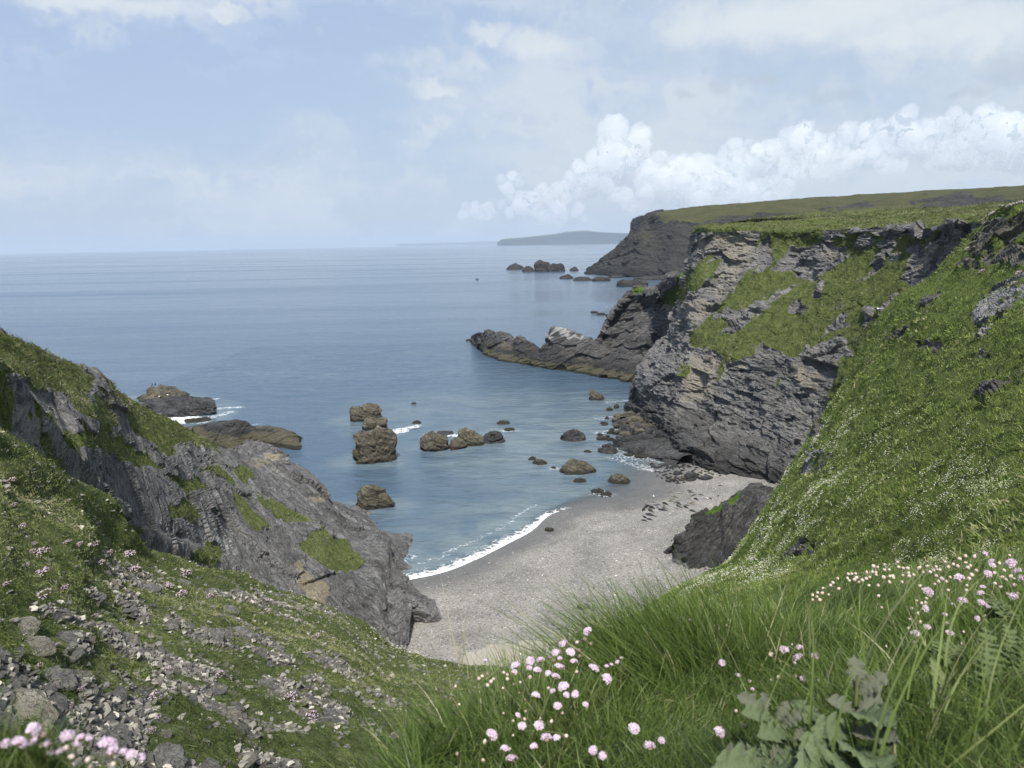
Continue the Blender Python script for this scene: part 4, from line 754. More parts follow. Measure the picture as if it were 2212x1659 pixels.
# ------------------------------------------------------------------ seals
def seal_geo(seed, lift=.0, curl=0.0):
    r = random.Random(seed); K = 26; M_ = 16; v = []
    ts = [i / (K - 1) for i in range(K)]
    prof = [(0, .015), (.025, .055), (.06, .075), (.10, .088), (.14, .092), (.19, .115), (.27, .165), (.38, .205), (.48, .21), (.60, .175), (.72, .125), (.82, .08), (.88, .055), (.91, .05), (.95, .075), (1.0, .09)]
    for t_ in ts:
        for (a, ra), (b, rb) in zip(prof[:-1], prof[1:]):
            if a <= t_ <= b: rad = ra + (rb - ra) * (t_ - a) / (b - a)
        x = t_ * 2 - 1; hl = lift * max(0, 1 - t_ / .3) ** 1.2; tl = curl * max(0, (t_ - .7) / .3) ** 1.5
        flat = 1.0 if t_ < .86 else max(.28, 1 - (t_ - .86) * 7)
        zc = rad * .78 * flat + hl + tl; yc = math.sin(t_ * 3.0 + seed) * .05
        for k in range(M_):
            a = 2 * math.pi * k / M_; zz = math.sin(a) * rad * (.86 if math.sin(a) > 0 else .74) * flat
            v.append((x, yc + math.cos(a) * rad * (1.12 if t_ > .86 else 1.0), zc + zz))
    f = [(i * M_ + k, i * M_ + (k + 1) % M_, (i + 1) * M_ + (k + 1) % M_, (i + 1) * M_ + k) for i in range(K - 1) for k in range(M_)]
    # foreflippers
    for sgn in (-1, 1):
        b0 = len(v); bx_, by_ = -.42, .15 * sgn
        for i in range(5):
            q_ = i / 4; cx_, cy_ = bx_ + .22 * q_, by_ + sgn * .15 * q_; wd = .075 * (1 - .45 * q_)
            for k in range(6):
                a = 2 * math.pi * k / 6; v.append((cx_ + math.cos(a) * wd, cy_, max(.01, .10 * (1 - q_) + .02) + math.sin(a) * .022))
        f += [(b0 + i * 6 + k, b0 + i * 6 + (k + 1) % 6, b0 + (i + 1) * 6 + (k + 1) % 6, b0 + (i + 1) * 6 + k) for i in range(4) for k in range(6)]
    return np.array(v), np.array(f)
def seal_mat(name, a, b):
    m, t = newmat(name); p = t.new('ShaderNodeTexCoord').outputs['Object']
    t.out(t.bsdf(t.mix(t.ss(t.noise(p, 9, 4, .7), .5, .62), a, b), .45, None, .5).outputs[0]); return m
SM = {'black': seal_mat('black_seal_fur', (.012, .012, .013), (.02, .02, .021)), 'dark mottled': seal_mat('mottled_seal_fur', (.018, .018, .019), (.12, .12, .115)), 'dark grey': seal_mat('dark_grey_seal_fur', (.03, .03, .032), (.055, .055, .056)),
      'grey': seal_mat('grey_seal_fur', (.075, .074, .07), (.14, .135, .125)), 'tan': seal_mat('tan_seal_fur', (.13, .115, .08), (.085, .075, .05)), 'pale': seal_mat('pale_seal_fur', (.24, .23, .21), (.15, .145, .135))}
SEALS = [(850, 570, 165, -5, 'tan'), (790, 620, 150, 5, 'tan'), (755, 655, 130, 0, 'dark grey'), (855, 670, 95, 30, 'tan'), (640, 715, 145, -20, 'black'), (480, 738, 175, 5, 'dark mottled'), (410, 680, 115, -10, 'grey'), (390, 715, 65, 10, 'pale'), (262, 738, 130, -8, 'grey'), (245, 775, 150, 28, 'black'),
         (192, 830, 85, 62, 'black'), (365, 795, 185, -15, 'black'), (487, 795, 75, -30, 'grey'), (620, 755, 95, -10, 'tan'), (625, 800, 135, -20, 'tan'), (600, 845, 245, -5, 'black'), (340, 862, 165, -25, 'dark mottled'), (340, 950, 255, -12, 'dark mottled'), (220, 995, 115, -25, 'black'), (322, 1040, 165, -12, 'dark grey'),
         (205, 1062, 165, -10, 'dark mottled'), (920, 712, 135, -20, 'dark grey'), (925, 765, 155, -30, 'grey'), (920, 810, 145, -15, 'pale'), (1060, 785, 120, -28, 'black'), (1210, 865, 195, -12, 'dark mottled'), (1100, 742, 145, -5, 'grey'), (1185, 690, 155, 8, 'tan'), (1195, 716, 130, -4, 'tan'), (1280, 620, 115, -25, 'black'),
         (1215, 540, 145, 20, 'grey'), (1385, 528, 135, -6, 'dark grey'), (930, 487, 135, 10, 'pale'), (1145, 440, 90, 0, 'dark grey'), (1175, 475, 155, -3, 'black'), (735, 468, 125, 5, 'grey'), (1460, 602, 115, 0, 'pale'), (1580, 605, 70, -30, 'dark grey'), (1730, 542, 80, 30, 'grey'), (1775, 337, 115, 8, 'dark grey')]
svar = []
for k in range(5): svar.append(seal_geo(k + 1, [.02, .10, 0, .16, .05][k], [0, .05, .16, 0, .02][k]))
smesh = {}
rank = {i: n + 1 for n, i in enumerate(sorted(range(len(SEALS)), key=lambda i: SEALS[i][0]))}
for i, (x, y, L, a, tone) in enumerate(SEALS):
    k = i % 5 if i != len(SEALS) - 1 else 2
    ux, vx = 1371 + x * .10417, 1013.8 + y * .10417; hl = L * .10417 / 2
    p1 = BP(ux - hl * math.cos(R(a)), vx + hl * math.sin(R(a)) + 1); p2 = BP(ux + hl * math.cos(R(a)), vx - hl * math.sin(R(a)) + 1); d = p2 - p1; ln = min(2.5, max(1.05, np.linalg.norm(d)))
    if (k, tone) not in smesh: smesh[k, tone] = mesh_np('seal', svar[k][0], svar[k][1], SM[tone], {}, True); o = smesh[k, tone]
    else: o = smesh[k, tone].copy(); COL.objects.link(o)
    s_ = ln / 2; o.scale = (s_, s_ * .95, s_ * .95); c = (p1 + p2) / 2; o.location = (c[0], c[1], float(beachz(c[:2])[0]) + .02); o.rotation_euler = (0, 0, math.atan2(d[1], d[0])); o.name = 'seal'
    meta(o, '%s seal lying on the shingle, %s from the left of the whole herd' % (tone, ordi(rank[i])), 'seal', 'seals hauled out on the beach')

# ------------------------------------------------------------------ stones on the near slope
def slab_geo(seed):
    r = np.random.default_rng(seed); bm = bmesh.new()
    for k in range(16):
        a = k / 16 * 6.283 + r.uniform(-.3, .3); q_ = r.uniform(.75, 1.0); bm.verts.new((math.cos(a) * .5 * q_, math.sin(a) * .38 * q_, r.choice([-1, 1]) * r.uniform(.08, .17)))
    for k in range(7): bm.verts.new((r.uniform(-.36, .36), r.uniform(-.26, .26), r.uniform(.12, .2) * (1 if k < 5 else -1)))
    h_ = bmesh.ops.convex_hull(bm, input=bm.verts); bmesh.ops.delete(bm, geom=[x for x in h_['geom_interior'] if isinstance(x, bmesh.types.BMVert)], context='VERTS'); bmesh.ops.triangulate(bm, faces=bm.faces)
    bmesh.ops.subdivide_edges(bm, edges=bm.edges, cuts=4, use_grid_fill=True); bmesh.ops.triangulate(bm, faces=bm.faces); bm.verts.index_update()
    v = np.array([x.co[:] for x in bm.verts]); f = np.array([[y.index for y in x.verts] for x in bm.faces]); bm.free()
    l = np.sign(np.sin(v[:, 2] * 60 + fbm(v * 3, 2, seed) * 5)) * .006; n = v / (np.linalg.norm(v, axis=1, keepdims=True) + 1e-6)
    return v + n * [1, 1, .2] * l[:, None] + n * (cell(v * 5, seed) * .022 + fbm(v * 9, 3, seed) * .022)[:, None], f
M_slab = land_mat('slope_slab', (.2, .1, 1), rock=((.10, .097, .088), (.22, .215, .195), (.40, .39, .355)), s=6, obj=True, lichen=.5); M_slab2 = land_mat('tan_slab', (.1, .1, 1), rock=((.15, .14, .11), (.30, .28, .22), (.46, .44, .37)), s=6, obj=True, lichen=.4)
sproto = [mesh_np('stone_slab', *slab_geo(500 + k), M_slab, {}, False, None, False) for k in range(10)]
def put_stone(surfn, u, v, wpx, hpx, lb, tan=False, k=None, name='stone_slab', grp='stones lying on the near grassy slope', tilt=.22, sink=.25):
    p, n = hit(surfn, u, v); D = np.linalg.norm(p - [0, 0, H]); w_ = wpx * D / F; o = (sproto[k] if k is not None else random.choice(sproto)).copy(); COL.objects.link(o); o.name = name
    hz = max(w_ * .13, hpx * D / F * .55); o.scale = (w_, w_ * random.uniform(.55, .95), hz * 1.5); nn = Vector(n).normalized()
    o.rotation_mode = 'QUATERNION'; o.rotation_quaternion = (Vector((nn.x * .2, nn.y * .2, 1)).to_track_quat('Z', 'Y')) @ Matrix.Rotation(random.uniform(-.5, .5), 3, 'Z').to_quaternion() @ Matrix.Rotation(tilt * random.uniform(.3, 1.3), 3, 'Y').to_quaternion()
    o.location = p - np.array(nn) * hz * sink
    if tan: o.material_slots[0].link = 'OBJECT'; o.material_slots[0].material = M_slab2
    meta(o, lb, 'stone', grp); return o
BS2 = [(140, 750, 260, 75, 1, 'long tan slab near the left edge of the picture, highest of three'), (235, 880, 290, 70, 1, 'widest flat tan slab below the highest tan one'), (415, 825, 180, 80, 0, 'slanting grey slab right of the tan slabs'), (470, 935, 180, 95, 0, 'grey blocky slab below the slanting one'),
       (330, 1095, 300, 70, 0, 'broad grey slab above the biggest tan topped boulder'), (300, 1155, 130, 95, 0, 'squarish lichened stone under the broad grey slab'), (150, 1300, 520, 190, 1, 'biggest tan topped boulder at the lower left edge'), (480, 1450, 360, 210, 0, 'big peaked grey boulder behind the blurred pink flowers'),
       (1030, 1620, 340, 170, 0, 'dark brown boulder cut by the bottom edge'), (820, 645, 150, 60, 0, 'grey ledge stone left of a pair in mid slope'), (925, 680, 105, 90, 0, 'pale topped stone right of the grey ledge stone'), (930, 808, 95, 42, 1, 'smooth pale rounded stone alone in mid slope'),
       (800, 832, 170, 40, 0, 'thin layered slab left of the smooth pale stone'), (990, 418, 80, 28, 0, 'small flat grey stone highest by the thrift'), (960, 505, 150, 65, 0, 'layered grey stone below the small flat highest one'), (1160, 475, 120, 35, 0, 'narrow pale slab in the upper grass'),
       (1320, 625, 115, 50, 0, 'tilted grey stone in the upper middle grass'), (1455, 655, 150, 40, 0, 'speckled flat slab right of the tilted grey stone'), (1410, 695, 80, 30, 0, 'small dark slab just below the speckled one'), (1150, 745, 130, 90, 0, 'crumbling grey rock heap in mid slope'),
       (1370, 825, 200, 85, 0, 'dark broken rock heap right of mid slope'), (1530, 800, 200, 90, 0, 'long pale grey slab beside the dark heap'), (1640, 850, 90, 80, 0, 'square grey stone at the right end of the long pale slab'), (1360, 1165, 140, 85, 0, 'grey wedge stone at the right of the central rubble'),
       (1170, 1100, 120, 60, 0, 'dark flat stone in the central rubble'), (960, 1040, 80, 40, 1, 'pale stone at the upper left of the central rubble'), (1640, 1405, 160, 60, 0, 'layered slab in the lower right rubble'), (1580, 1600, 130, 70, 1, 'rounded pale stone near the bottom edge'), (1520, 1410, 100, 60, 0, 'stubby grey stone left of the layered slab'),
       (1705, 995, 90, 35, 0, 'low grey stone in white flowers'), (2070, 1170, 90, 55, 1, 'pale boulder right of the lower rubble'), (2100, 1310, 200, 70, 0, 'long speckled slab at the right end of the slope rubble'), (2010, 1220, 140, 60, 0, 'grey stone above the long speckled slab'), (1910, 1280, 90, 60, 0, 'dark stone left of the long speckled slab'),
       (1030, 1435, 130, 55, 1, 'light flat stone in the lower middle'), (1030, 1355, 100, 45, 0, 'small wedge above the light flat stone'), (1490, 1260, 130, 60, 0, 'pale ridge stone above the lower right rubble'), (850, 1380, 110, 60, 0, 'dark stone left of the small wedge'), (680, 1330, 130, 70, 0, 'dark tilted stone right of the tan topped boulder'), (110, 930, 120, 90, 0, 'dark upright stone under the widest tan slab'),
       (2140, 995, 70, 22, 1, 'white flat stone close to the slope edge'), (120, 1130, 170, 60, 0, 'dark cracked slab at the left margin'), (60, 1040, 120, 60, 0, 'grey broken stone at the left margin above the cracked slab')]
for i, (x, y, ww, hh, tn, lb) in enumerate(BS2): put_stone('near_slope', x * .3403, 1094.5 + y * .3403 + hh * .1, ww * .3403, hh * .3403 * .8, lb, bool(tn), i % 4)
gN = GR['near_slope']; PU, PV = pix(gN['g'].reshape(-1, 3)); gn_area = np.ones(len(PU)); rub = (1 - gN['grass'].ravel())
def scatter(name, n, wfun, seed, jitter=1.0):
    G = GR[name]; g_ = G['g']; a = np.linalg.norm(np.cross(np.gradient(g_, axis=0), np.gradient(g_, axis=1)), axis=2).ravel(); p = g_.reshape(-1, 3); U, V = pix(p); r = np.random.default_rng(seed)
    vis = (U > -140) & (U < 2380) & (V > 380) & (V < (1720 if name != 'bank' else 1800)) & ((name != 'bank') | (U > 800)) & (p[:, 1] > .3); D = np.linalg.norm(p - [0, 0, H], axis=1)
    w_ = a * vis * wfun(G, p, U, V, D); w_ = w_ / w_.sum(); k = r.choice(len(p), n, p=w_); nn = G['n'].reshape(-1, 3)[k]
    st_ = np.sqrt(a[k])[:, None] * jitter; q_ = p[k] + r.uniform(-.5, .5, (n, 3)) * st_; q_ -= nn * ((q_ - p[k]) * nn).sum(1, keepdims=True)
    return q_, nn, D[k], G['grass'].ravel()[k]
p_, n_, D_, g_ = scatter('near_slope', 255, lambda G, p, U, V, D: (1 - G['grass'].ravel()) ** 2 / D ** 1.3, 7)
for i in range(len(p_)):
    u, v = pix(p_[i]); s_ = r_.uniform(.16, .5) * (1.0 if D_[i] > 12 else .7); put_stone('near_slope', u, v, s_ * F / D_[i], s_ * .35 * F / D_[i], 'loose angular slate piece in the rubble of the near slope', r_.random() < .22, None, 'slate_piece', 'loose slate pieces in the rubble', .5, .1)
p_, n_, D_, g_ = scatter('near_slope', 40000, lambda G, p, U, V, D: ((1 - G['grass'].ravel()) ** 1.6 + .03 + .5 * (fbm(p * .5, 3, 55) > .24)) / D ** 1.1, 8)
v_, f_, k_ = chips(p_, n_ * .15 + r_.normal(size=(len(p_), 3)) * .2 + [0, 0, .85], (.016 + .075 * r_.random(len(p_)) ** 3.2) * (.75 + D_ / 35), 9)
m_r = simple_mat('shale_chip', [(0, (.05, .048, .042)), (.5, (.125, .12, .105)), (.88, (.22, .21, .18)), (.99, (.40, .38, .32))], attr='rnd')
meta(mesh_np('shale_rubble', v_, f_, m_r, {'rnd': r_.random(len(p_))[k_]}), 'broken grey shale chips strewn over the near slope', 'rubble', kind='stuff')

# ------------------------------------------------------------------ grass and flowers on the slopes
def leaf_mat(name, stops, trans=.35, rough=.55, spec=.25): return simple_mat(name, stops, attr='rnd', rough=rough, spec=spec, trans=trans)
m_gr = leaf_mat('slope_grass', [(0, (.055, .085, .018)), (.5, (.15, .21, .046)), (.85, (.22, .28, .08)), (1, (.33, .31, .17))])
m_dry = leaf_mat('dry_grass', [(0, (.055, .065, .022)), (.6, (.13, .145, .055)), (1, (.28, .26, .16))])
def turf(name, surfn, n, per, wfun, seed, L=(.10, .22), Wd=.018, mat=None, lab='', patch=.25, wl=1 / 1500., gm=.5):
    p, nn, D, gs_ = scatter(surfn, n, lambda G, pp, U, V, DD: np.clip((G['grass'].ravel() - gm) * 3, 0, 1) * wfun(G, pp, U, V, DD), seed, 2.0); r = np.random.default_rng(seed)
    hN = fbm(p * .45, 4, seed) * .7 + fbm(p * .10, 3, seed + 5) * .9; col = np.repeat(np.clip(.45 + hN * 1.7 + r.normal(size=n) * .12, 0, 1), per); sz = np.repeat(np.clip(1 + fbm(p * .9 + 7, 3, seed) * 1.8, .45, 1.9), per); D = np.repeat(D, per); p = np.repeat(p, per, 0); nn = np.repeat(nn, per, 0); N = len(p)
    p = p + r.normal(size=(N, 3)) * (.02 + D[:, None] * .0012) * [1, 1, .2]; d = r.normal(size=(N, 3)) * .55 + nn * .5 + [0, 0, .9]; d /= np.linalg.norm(d, axis=1, keepdims=True); side = np.cross(d, r.normal(size=(N, 3))); side /= np.linalg.norm(side, axis=1, keepdims=True)
    ln = r.uniform(*L, N) * sz; wd = np.maximum(Wd, D * wl) * r.uniform(.6, 1.2, N); bend = r.normal(size=(N, 3)) * .35 - [0, 0, .25]
    v, f = blades(p - nn * .02, d, ln, wd, bend, side, 2); o = mesh_np(name, v, f, mat or m_gr, {'rnd': np.repeat(np.clip(col + r.normal(size=N) * .13, 0, 1), 6)}); meta(o, lab, 'grass', kind='stuff'); return o
m_grn = leaf_mat('short_turf', [(0, (.055, .075, .02)), (.45, (.14, .175, .048)), (.75, (.23, .25, .09)), (1, (.36, .34, .21))])
turf('near_slope_grass', 'near_slope', 34000, 6, lambda G, p, U, V, D: 1 / D ** 1.25, 81, (.04, .10), .009, m_grn, 'short tufty grass between the stones of the near slope', wl=1 / 1500)
turf('right_slope_grass', 'right_slope', 38000, 6, lambda G, p, U, V, D: 1 / D ** 1.45, 82, (.10, .26), .02, None, 'thick leafy green turf covering the steep right slope', wl=1 / 1300)
turf('left_cliff_grass', 'left_cliff', 9000, 6, lambda G, p, U, V, D: 1 / D, 83, (.12, .26), .03, m_dry, 'grass growing over the ledges of the left cliff', wl=1 / 1300)
turf('headland_grass', 'main_headland', 22000, 5, lambda G, p, U, V, D: (p[:, 1] < 260) / D, 84, (.2, .5), .08, m_dry, 'rough grass draped over the main headland face', wl=1 / 1100)
m_wf = simple_mat('white_petal', [(0, (.50, .50, .36)), (.5, (.66, .66, .52)), (1, (.80, .79, .70))], attr='rnd', rough=.7, trans=.2)
def specks(name, surfn, n, wfun, seed, size, lab, cat, mat, lift=(.05, .2)):
    p, nn, D, _ = scatter(surfn, n, wfun, seed, 2.5); r = np.random.default_rng(seed + 1); k = r.integers(1, 4, n); p = np.repeat(p, k, 0); nn = np.repeat(nn, k, 0); D = np.repeat(D, k)
    p = p + r.normal(size=p.shape) * .05 + nn * r.uniform(*lift, len(p))[:, None] + [0, 0, .03]; s_ = np.maximum(size, D / 1300) * r.uniform(.6, 1.15, len(p))
    v, f = dots(p, nn * .5 + [0, 0, .5], s_, seed, .5); o = mesh_np(name, v, f, mat, {'rnd': np.repeat(r.random(len(p)), 6)}); meta(o, lab, cat, kind='stuff'); return o
def clus(p, sc, s, lo): return np.clip(fbm(p * sc, 4, s) - lo, 0, 1)
specks('white_campion_flowers', 'right_slope', 9000, lambda G, p, U, V, D: (G['grass'].ravel() > .5) * (clus(p, .16, 91, -.06) * clus(p, .9, 92, -.03)) * sm(V - .35 * (U - 1800), 760, 1000) * (V < 1330) / D ** 1.5, 93, .011, 'small white flowers dotted over the green right slope', 'flowers', m_wf)
specks('cream_ground_flowers', 'near_slope', 27000, lambda G, p, U, V, D: (G['grass'].ravel() > .2) * (clus(p, .45, 94, -.03) * clus(p, 2.0, 95, -.08)) * sm(V + U * .08, 1230, 1400) / D, 96, .007, 'cream coloured tiny flowers carpeting the near slope', 'flowers', m_wf, (.05, .13))
m_pk = simple_mat('pale_pink_petal', [(0, (.42, .30, .38)), (.5, (.62, .50, .60)), (1, (.80, .72, .80))], attr='rnd', rough=.8, trans=.3)
specks('scattered_thrift', 'left_cliff', 2600, lambda G, p, U, V, D: clus(p, .25, 97, -.02) * (U < 700) * (V > 760) / D ** 1.5, 98, .02, 'scattered pale pink thrift heads on the left cliff', 'flowers', m_pk, (.02, .1))
turf('broad_leaf_clumps', 'right_slope', 5200, 7, lambda G, p, U, V, D: (clus(p, .3, 121, .0) + .03) * (V > 640) / D ** 1.5, 122, (.16, .30), .06, None, 'broad leaved clumps growing among the turf of the right slope', wl=1 / 600)
m_go = simple_mat('gorse_bloom', [(0, (.10, .12, .03)), (.5, (.30, .29, .05)), (1, (.48, .44, .07))], attr='rnd')
specks('gorse', 'far_headland', 1100, lambda G, p, U, V, D: (U > 1408) * (U < 1680) * (V < 478 - (U - 1410) * .08) * (V > 444 - (U - 1500) * .05) * clus(p, .02, 131, -.02), 132, .9, 'yellow flowering gorse along the far headland brow', 'gorse', m_go, (.2, 1.0))
# thrift cushions
def cushion(seed):
    r = np.random.default_rng(seed); n = 420; a = r.uniform(0, 2 * math.pi, n); rr2 = np.sqrt(r.random(n)); x = np.cos(a) * rr2 * .5 * r.uniform(.8, 1.1); y = np.sin(a) * rr2 * .42; z = .26 * (1 - rr2 ** 2)
    b = np.stack([x, y, z * .5], 1); d = np.stack([x * 1.2, y * 1.2, .5 + z], 1); d /= np.linalg.norm(d, axis=1, keepdims=True); sd_ = np.cross(d, r.normal(size=(n, 3))); sd_ /= np.linalg.norm(sd_, axis=1, keepdims=True)
    v, f = blades(b, d, np.full(n, .16), np.full(n, .03), r.normal(size=(n, 3)) * .2, sd_, 2); e = empty('thrift_cushion', (0, 0, 0)); lv = mesh_np('leaf_mound', v, f, m_dry, {'rnd': np.repeat(r.random(n) * .8, 6)}, parent=e)
    k = 70; a = r.uniform(0, 2 * math.pi, k); q_ = np.sqrt(r.random(k)); p = np.stack([np.cos(a) * q_ * .5, np.sin(a) * q_ * .42, .30 * (1 - .6 * q_ ** 2) + r.uniform(-.03, .05, k)], 1)
    V_ = []; F_ = []; iv, if_ = ICO[1]
    for j in range(k): V_.append(iv * r.uniform(.022, .042) * [1, 1, .8] + p[j]); F_.append(if_ + j * len(iv))
    fh_ = mesh_np('flower_heads', np.concatenate(V_), np.concatenate(F_), m_pk, {'rnd': np.repeat(r.random(k), len(iv))}, parent=e); fh_['kind'] = 'stuff'; return e
def copy_tree(o, parent=None):
    c = o.copy(); COL.objects.link(c); c.parent = parent
    for ch in o.children: copy_tree(ch, c)
    return c
cpro = [cushion(600 + k) for k in range(4)]; first = [True] * 4
CU = [(240, 330, 120), (260, 440, 110), (680, 320, 90), (850, 420, 100), (400, 540, 80), (270, 590, 110), (40, 515, 60), (1070, 530, 80), (1150, 580, 90), (410, 340, 60), (590, 265, 100), (500, 250, 60), (430, 250, 50), (820, 320, 90), (1180, 440, 90), (1250, 490, 60), (1330, 580, 60), (1250, 740, 60), (1590, 680, 60), (1660, 690, 40),
      (1350, 690, 60), (590, 710, 50), (240, 1030, 60), (430, 1150, 60), (510, 1180, 50), (580, 1130, 50), (980, 1240, 90), (430, 1290, 60), (350, 1250, 60), (1000, 1350, 50), (1390, 1090, 70), (1850, 1230, 100), (1980, 1350, 90), (1060, 1050, 60), (1080, 1190, 80), (960, 1440, 60), (640, 380, 80), (720, 440, 60), (900, 440, 60), (160, 390, 60), (200, 300, 60), (300, 290, 50), (700, 560, 50), (620, 1600, 60), (1700, 680, 40), (2010, 830, 60)]
CL = [(100, 770, 60), (150, 910, 70), (100, 900, 50), (60, 1050, 90), (80, 1200, 60), (220, 1170, 50), (290, 1090, 60), (430, 1170, 50), (500, 1195, 40), (140, 1330, 70), (40, 1110, 50), (270, 980, 50), (30, 640, 70), (80, 590, 60), (180, 620, 50), (300, 600, 40), (60, 700, 60), (130, 800, 50), (20, 860, 50), (330, 740, 35), (480, 640, 30), (560, 660, 25), (1100, 745, 22), (1170, 795, 22), (1290, 790, 30), (560, 345, 25), (480, 310, 25), (900, 600, 25), (1190, 860, 30)]
CR = [(2150, 110, 60), (2100, 120, 50), (2050, 150, 50), (2180, 150, 50), (2010, 200, 40), (1960, 250, 40), (1940, 310, 40), (1910, 340, 35), (2080, 740, 30), (2190, 470, 50), (2160, 520, 40), (2090, 690, 30), (1850, 605, 35), (1990, 460, 40), (1980, 610, 40), (2195, 100, 60), (2120, 400, 30), (1230, 400 + 1000, 24)]
ci = 0
def place_cushion(surfn, u, v, wpx, lb, grp):
    global ci
    p, n = hit(surfn, u, v); D = np.linalg.norm(p - [0, 0, H]); k = ci % 4
    o = cpro[k] if first[k] else copy_tree(cpro[k]); first[k] = False; ci += 1
    o.name = 'thrift_cushion'; o.location = p - n * .02; o.scale = [min(2.2, wpx * D / F)] * 3; o.rotation_mode = 'QUATERNION'; o.rotation_quaternion = Vector((n[0] * .7, n[1] * .7, 1)).to_track_quat('Z', 'Y') @ Matrix.Rotation(random.uniform(0, 6), 3, 'Z').to_quaternion(); meta(o, lb, 'thrift cushion', grp)
for i, (x, y, w_) in enumerate(CU): place_cushion('near_slope', x * .3403, 1094.5 + y * .3403, w_ * .3403, 'mound of pale pink thrift on the near slope, %s from the left there' % ordi(1 + sorted(c[0] + c[1] * 1e-4 for c in CU).index(x + y * 1e-4)), 'thrift cushions on the near slope')
for i, (x, y, w_) in enumerate(CL): place_cushion('near_slope' if y > 820 and x < 520 else 'left_cliff', x * .3386, 691 + y * .3386, w_ * .3386, 'thrift mound high on the left rocks, %s from the left edge' % ordi(1 + sorted(c[0] + c[1] * 1e-4 for c in CL).index(x + y * 1e-4)), 'thrift cushions on the left cliff')
for i, (x, y, w_) in enumerate(CR): place_cushion('right_slope', 1325 + .401 * x, 403.2 + .401 * y, w_ * .401, 'thrift mound on the crest of the right slope, %s from the right edge' % ordi(len(CR) - sorted(c[0] + c[1] * 1e-4 for c in CR).index(x + y * 1e-4)), 'thrift cushions on the right slope')

# ------------------------------------------------------------------ foreground bank, right
FB = [(840, 1760, .98), (905, 1700, 1.05), (965, 1640, 1.15), (1030, 1590, 1.25), (1095, 1550, 1.35), (1180, 1515, 1.45), (1280, 1478, 1.55), (1360, 1430, 1.7), (1440, 1395, 1.85), (1560, 1375, 2.0), (1700, 1335, 2.15), (1850, 1290, 2.3), (2000, 1268, 2.4), (2212, 1240, 2.45), (2420, 1215, 2.4)]
fr_ = []
for tt in (0, .2, .45, .7, 1.0):
    r = []
    for u, v, D in FB:
        vn = 2050; dn_ = .62; Dm = 1 / ((1 - tt) / D + tt / dn_); r.append(P(u, v + (vn - v) * tt, Dm))
    fr_.append(r)
fr_ = [[off(p, .15 if i > 3 else -.3, .6, None, -1.5) for i, p in enumerate(fr_[0])], [off(p, .03, .16, None, -.16) for p in fr_[0]]] + fr_
fr_ = fr_ + [[off(p, 0, -.12, None, .01) for p in fr_[-1]], [off(p, 0, -.6, None, .05) for p in fr_[-1]], [off(p, 0, -3, None, .15) for p in fr_[-1]]]
fr_ = [[off(r[0], -.35, 0, None, -.9)] + ext(r, 1, (1, 4, 14), .02) for r in fr_]
M_soil = simple_mat('turf_soil', [(.3, (.02, .028, .01)), (.6, (.04, .055, .018)), (.8, (.07, .08, .03))], 30)
g_f = surf(fr_, 140, 260); nf = normals(g_f, -1); pf = g_f.reshape(-1, 3); pf = pf + nf.reshape(-1, 3) * (fbm(pf * 6, 3, 3) * .035)[:, None]
fgo = mesh_np('foreground_bank', pf, gridfaces(140, 260)[:, ::-1], M_soil, None, True); fgo['kind'] = 'structure'; GR['bank'] = dict(g=pf.reshape(140, 260, 3), n=nf, grass=np.ones((140, 260)))
# small bank bottom left
FB2 = [(-200, 1610, .75), (-60, 1640, .72), (60, 1670, .70), (180, 1720, .68), (300, 1800, .66), (420, 1900, .64), (560, 2000, .62)]
f2 = [[P(u, v + (2200 - v) * tt, 1 / ((1 - tt) / D + tt / .42)) for u, v, D in FB2] for tt in (0, .3, .6, 1)]
f2 = [[off(p, 0, .12, None, -.5) for p in f2[0]]] + f2
g_2 = surf(f2, 50, 80); n2_ = normals(g_2, -1)
o = mesh_np('corner_bank', g_2.reshape(-1, 3), gridfaces(50, 80)[:, ::-1], M_soil, None, True); o['kind'] = 'structure'; GR['bank2'] = dict(g=g_2, n=n2_, grass=np.ones((50, 80)))

m_fg = leaf_mat('long_grass', [(0, (.030, .048, .012)), (.35, (.09, .145, .032)), (.7, (.17, .235, .06)), (.9, (.25, .29, .11)), (1, (.40, .37, .22))], trans=.35, rough=.45, spec=.35)
def fgrass(name, surfn, n, seed, L, Wd, lean, lab, zone=None, col=(.0, .85), seg=4):
    p, nn, D, _ = scatter(surfn, n, lambda G, pp, U, V, DD: (zone(pp, U, V) if zone else 1.0) / DD ** .6, seed, 2.0); r = np.random.default_rng(seed)
    nn = np.where(nn[:, 2:3] < 0, -nn, nn)
    wave = np.stack([fbm(p * 2.2, 3, seed), fbm(p * 2.2 + 30, 3, seed + 1), np.zeros(n)], 1) * 1.6
    d = wave + r.normal(size=(n, 3)) * .25 + [0, 0, 1.0] + nn * .15 + np.array(lean) * .5; d /= np.linalg.norm(d, axis=1, keepdims=True)
    side = np.cross(d, r.normal(size=(n, 3))); side /= np.linalg.norm(side, axis=1, keepdims=True); ln = r.uniform(*L, n) * np.clip(1 + fbm(p * 3, 2, seed + 4) * 1.4, .5, 1.6) * np.clip(D / 1.4, .35, 1.4); Wd = Wd * np.clip(D / 1.4, .35, 1.3)
    bend = np.array(lean) * r.uniform(.2, 1.1, n)[:, None] + wave * .5 + r.normal(size=(n, 3)) * .22 - [0, 0, .22]
    v, f = blades(p - [0, 0, .01], d, ln, r.uniform(.6, 1.2, n) * Wd, bend, side, seg); c = np.clip(r.uniform(*col, n) * .55 + .22 + fbm(p * 2.5, 3, seed + 7) * .8 + r.normal(size=n) * .08 + (r.random(n) < .07) * .5, 0, 1)
    o = mesh_np(name, v, f, m_fg, {'rnd': np.repeat(c, 2 * (seg + 1))}, True); meta(o, lab, 'grass', kind='stuff'); return o
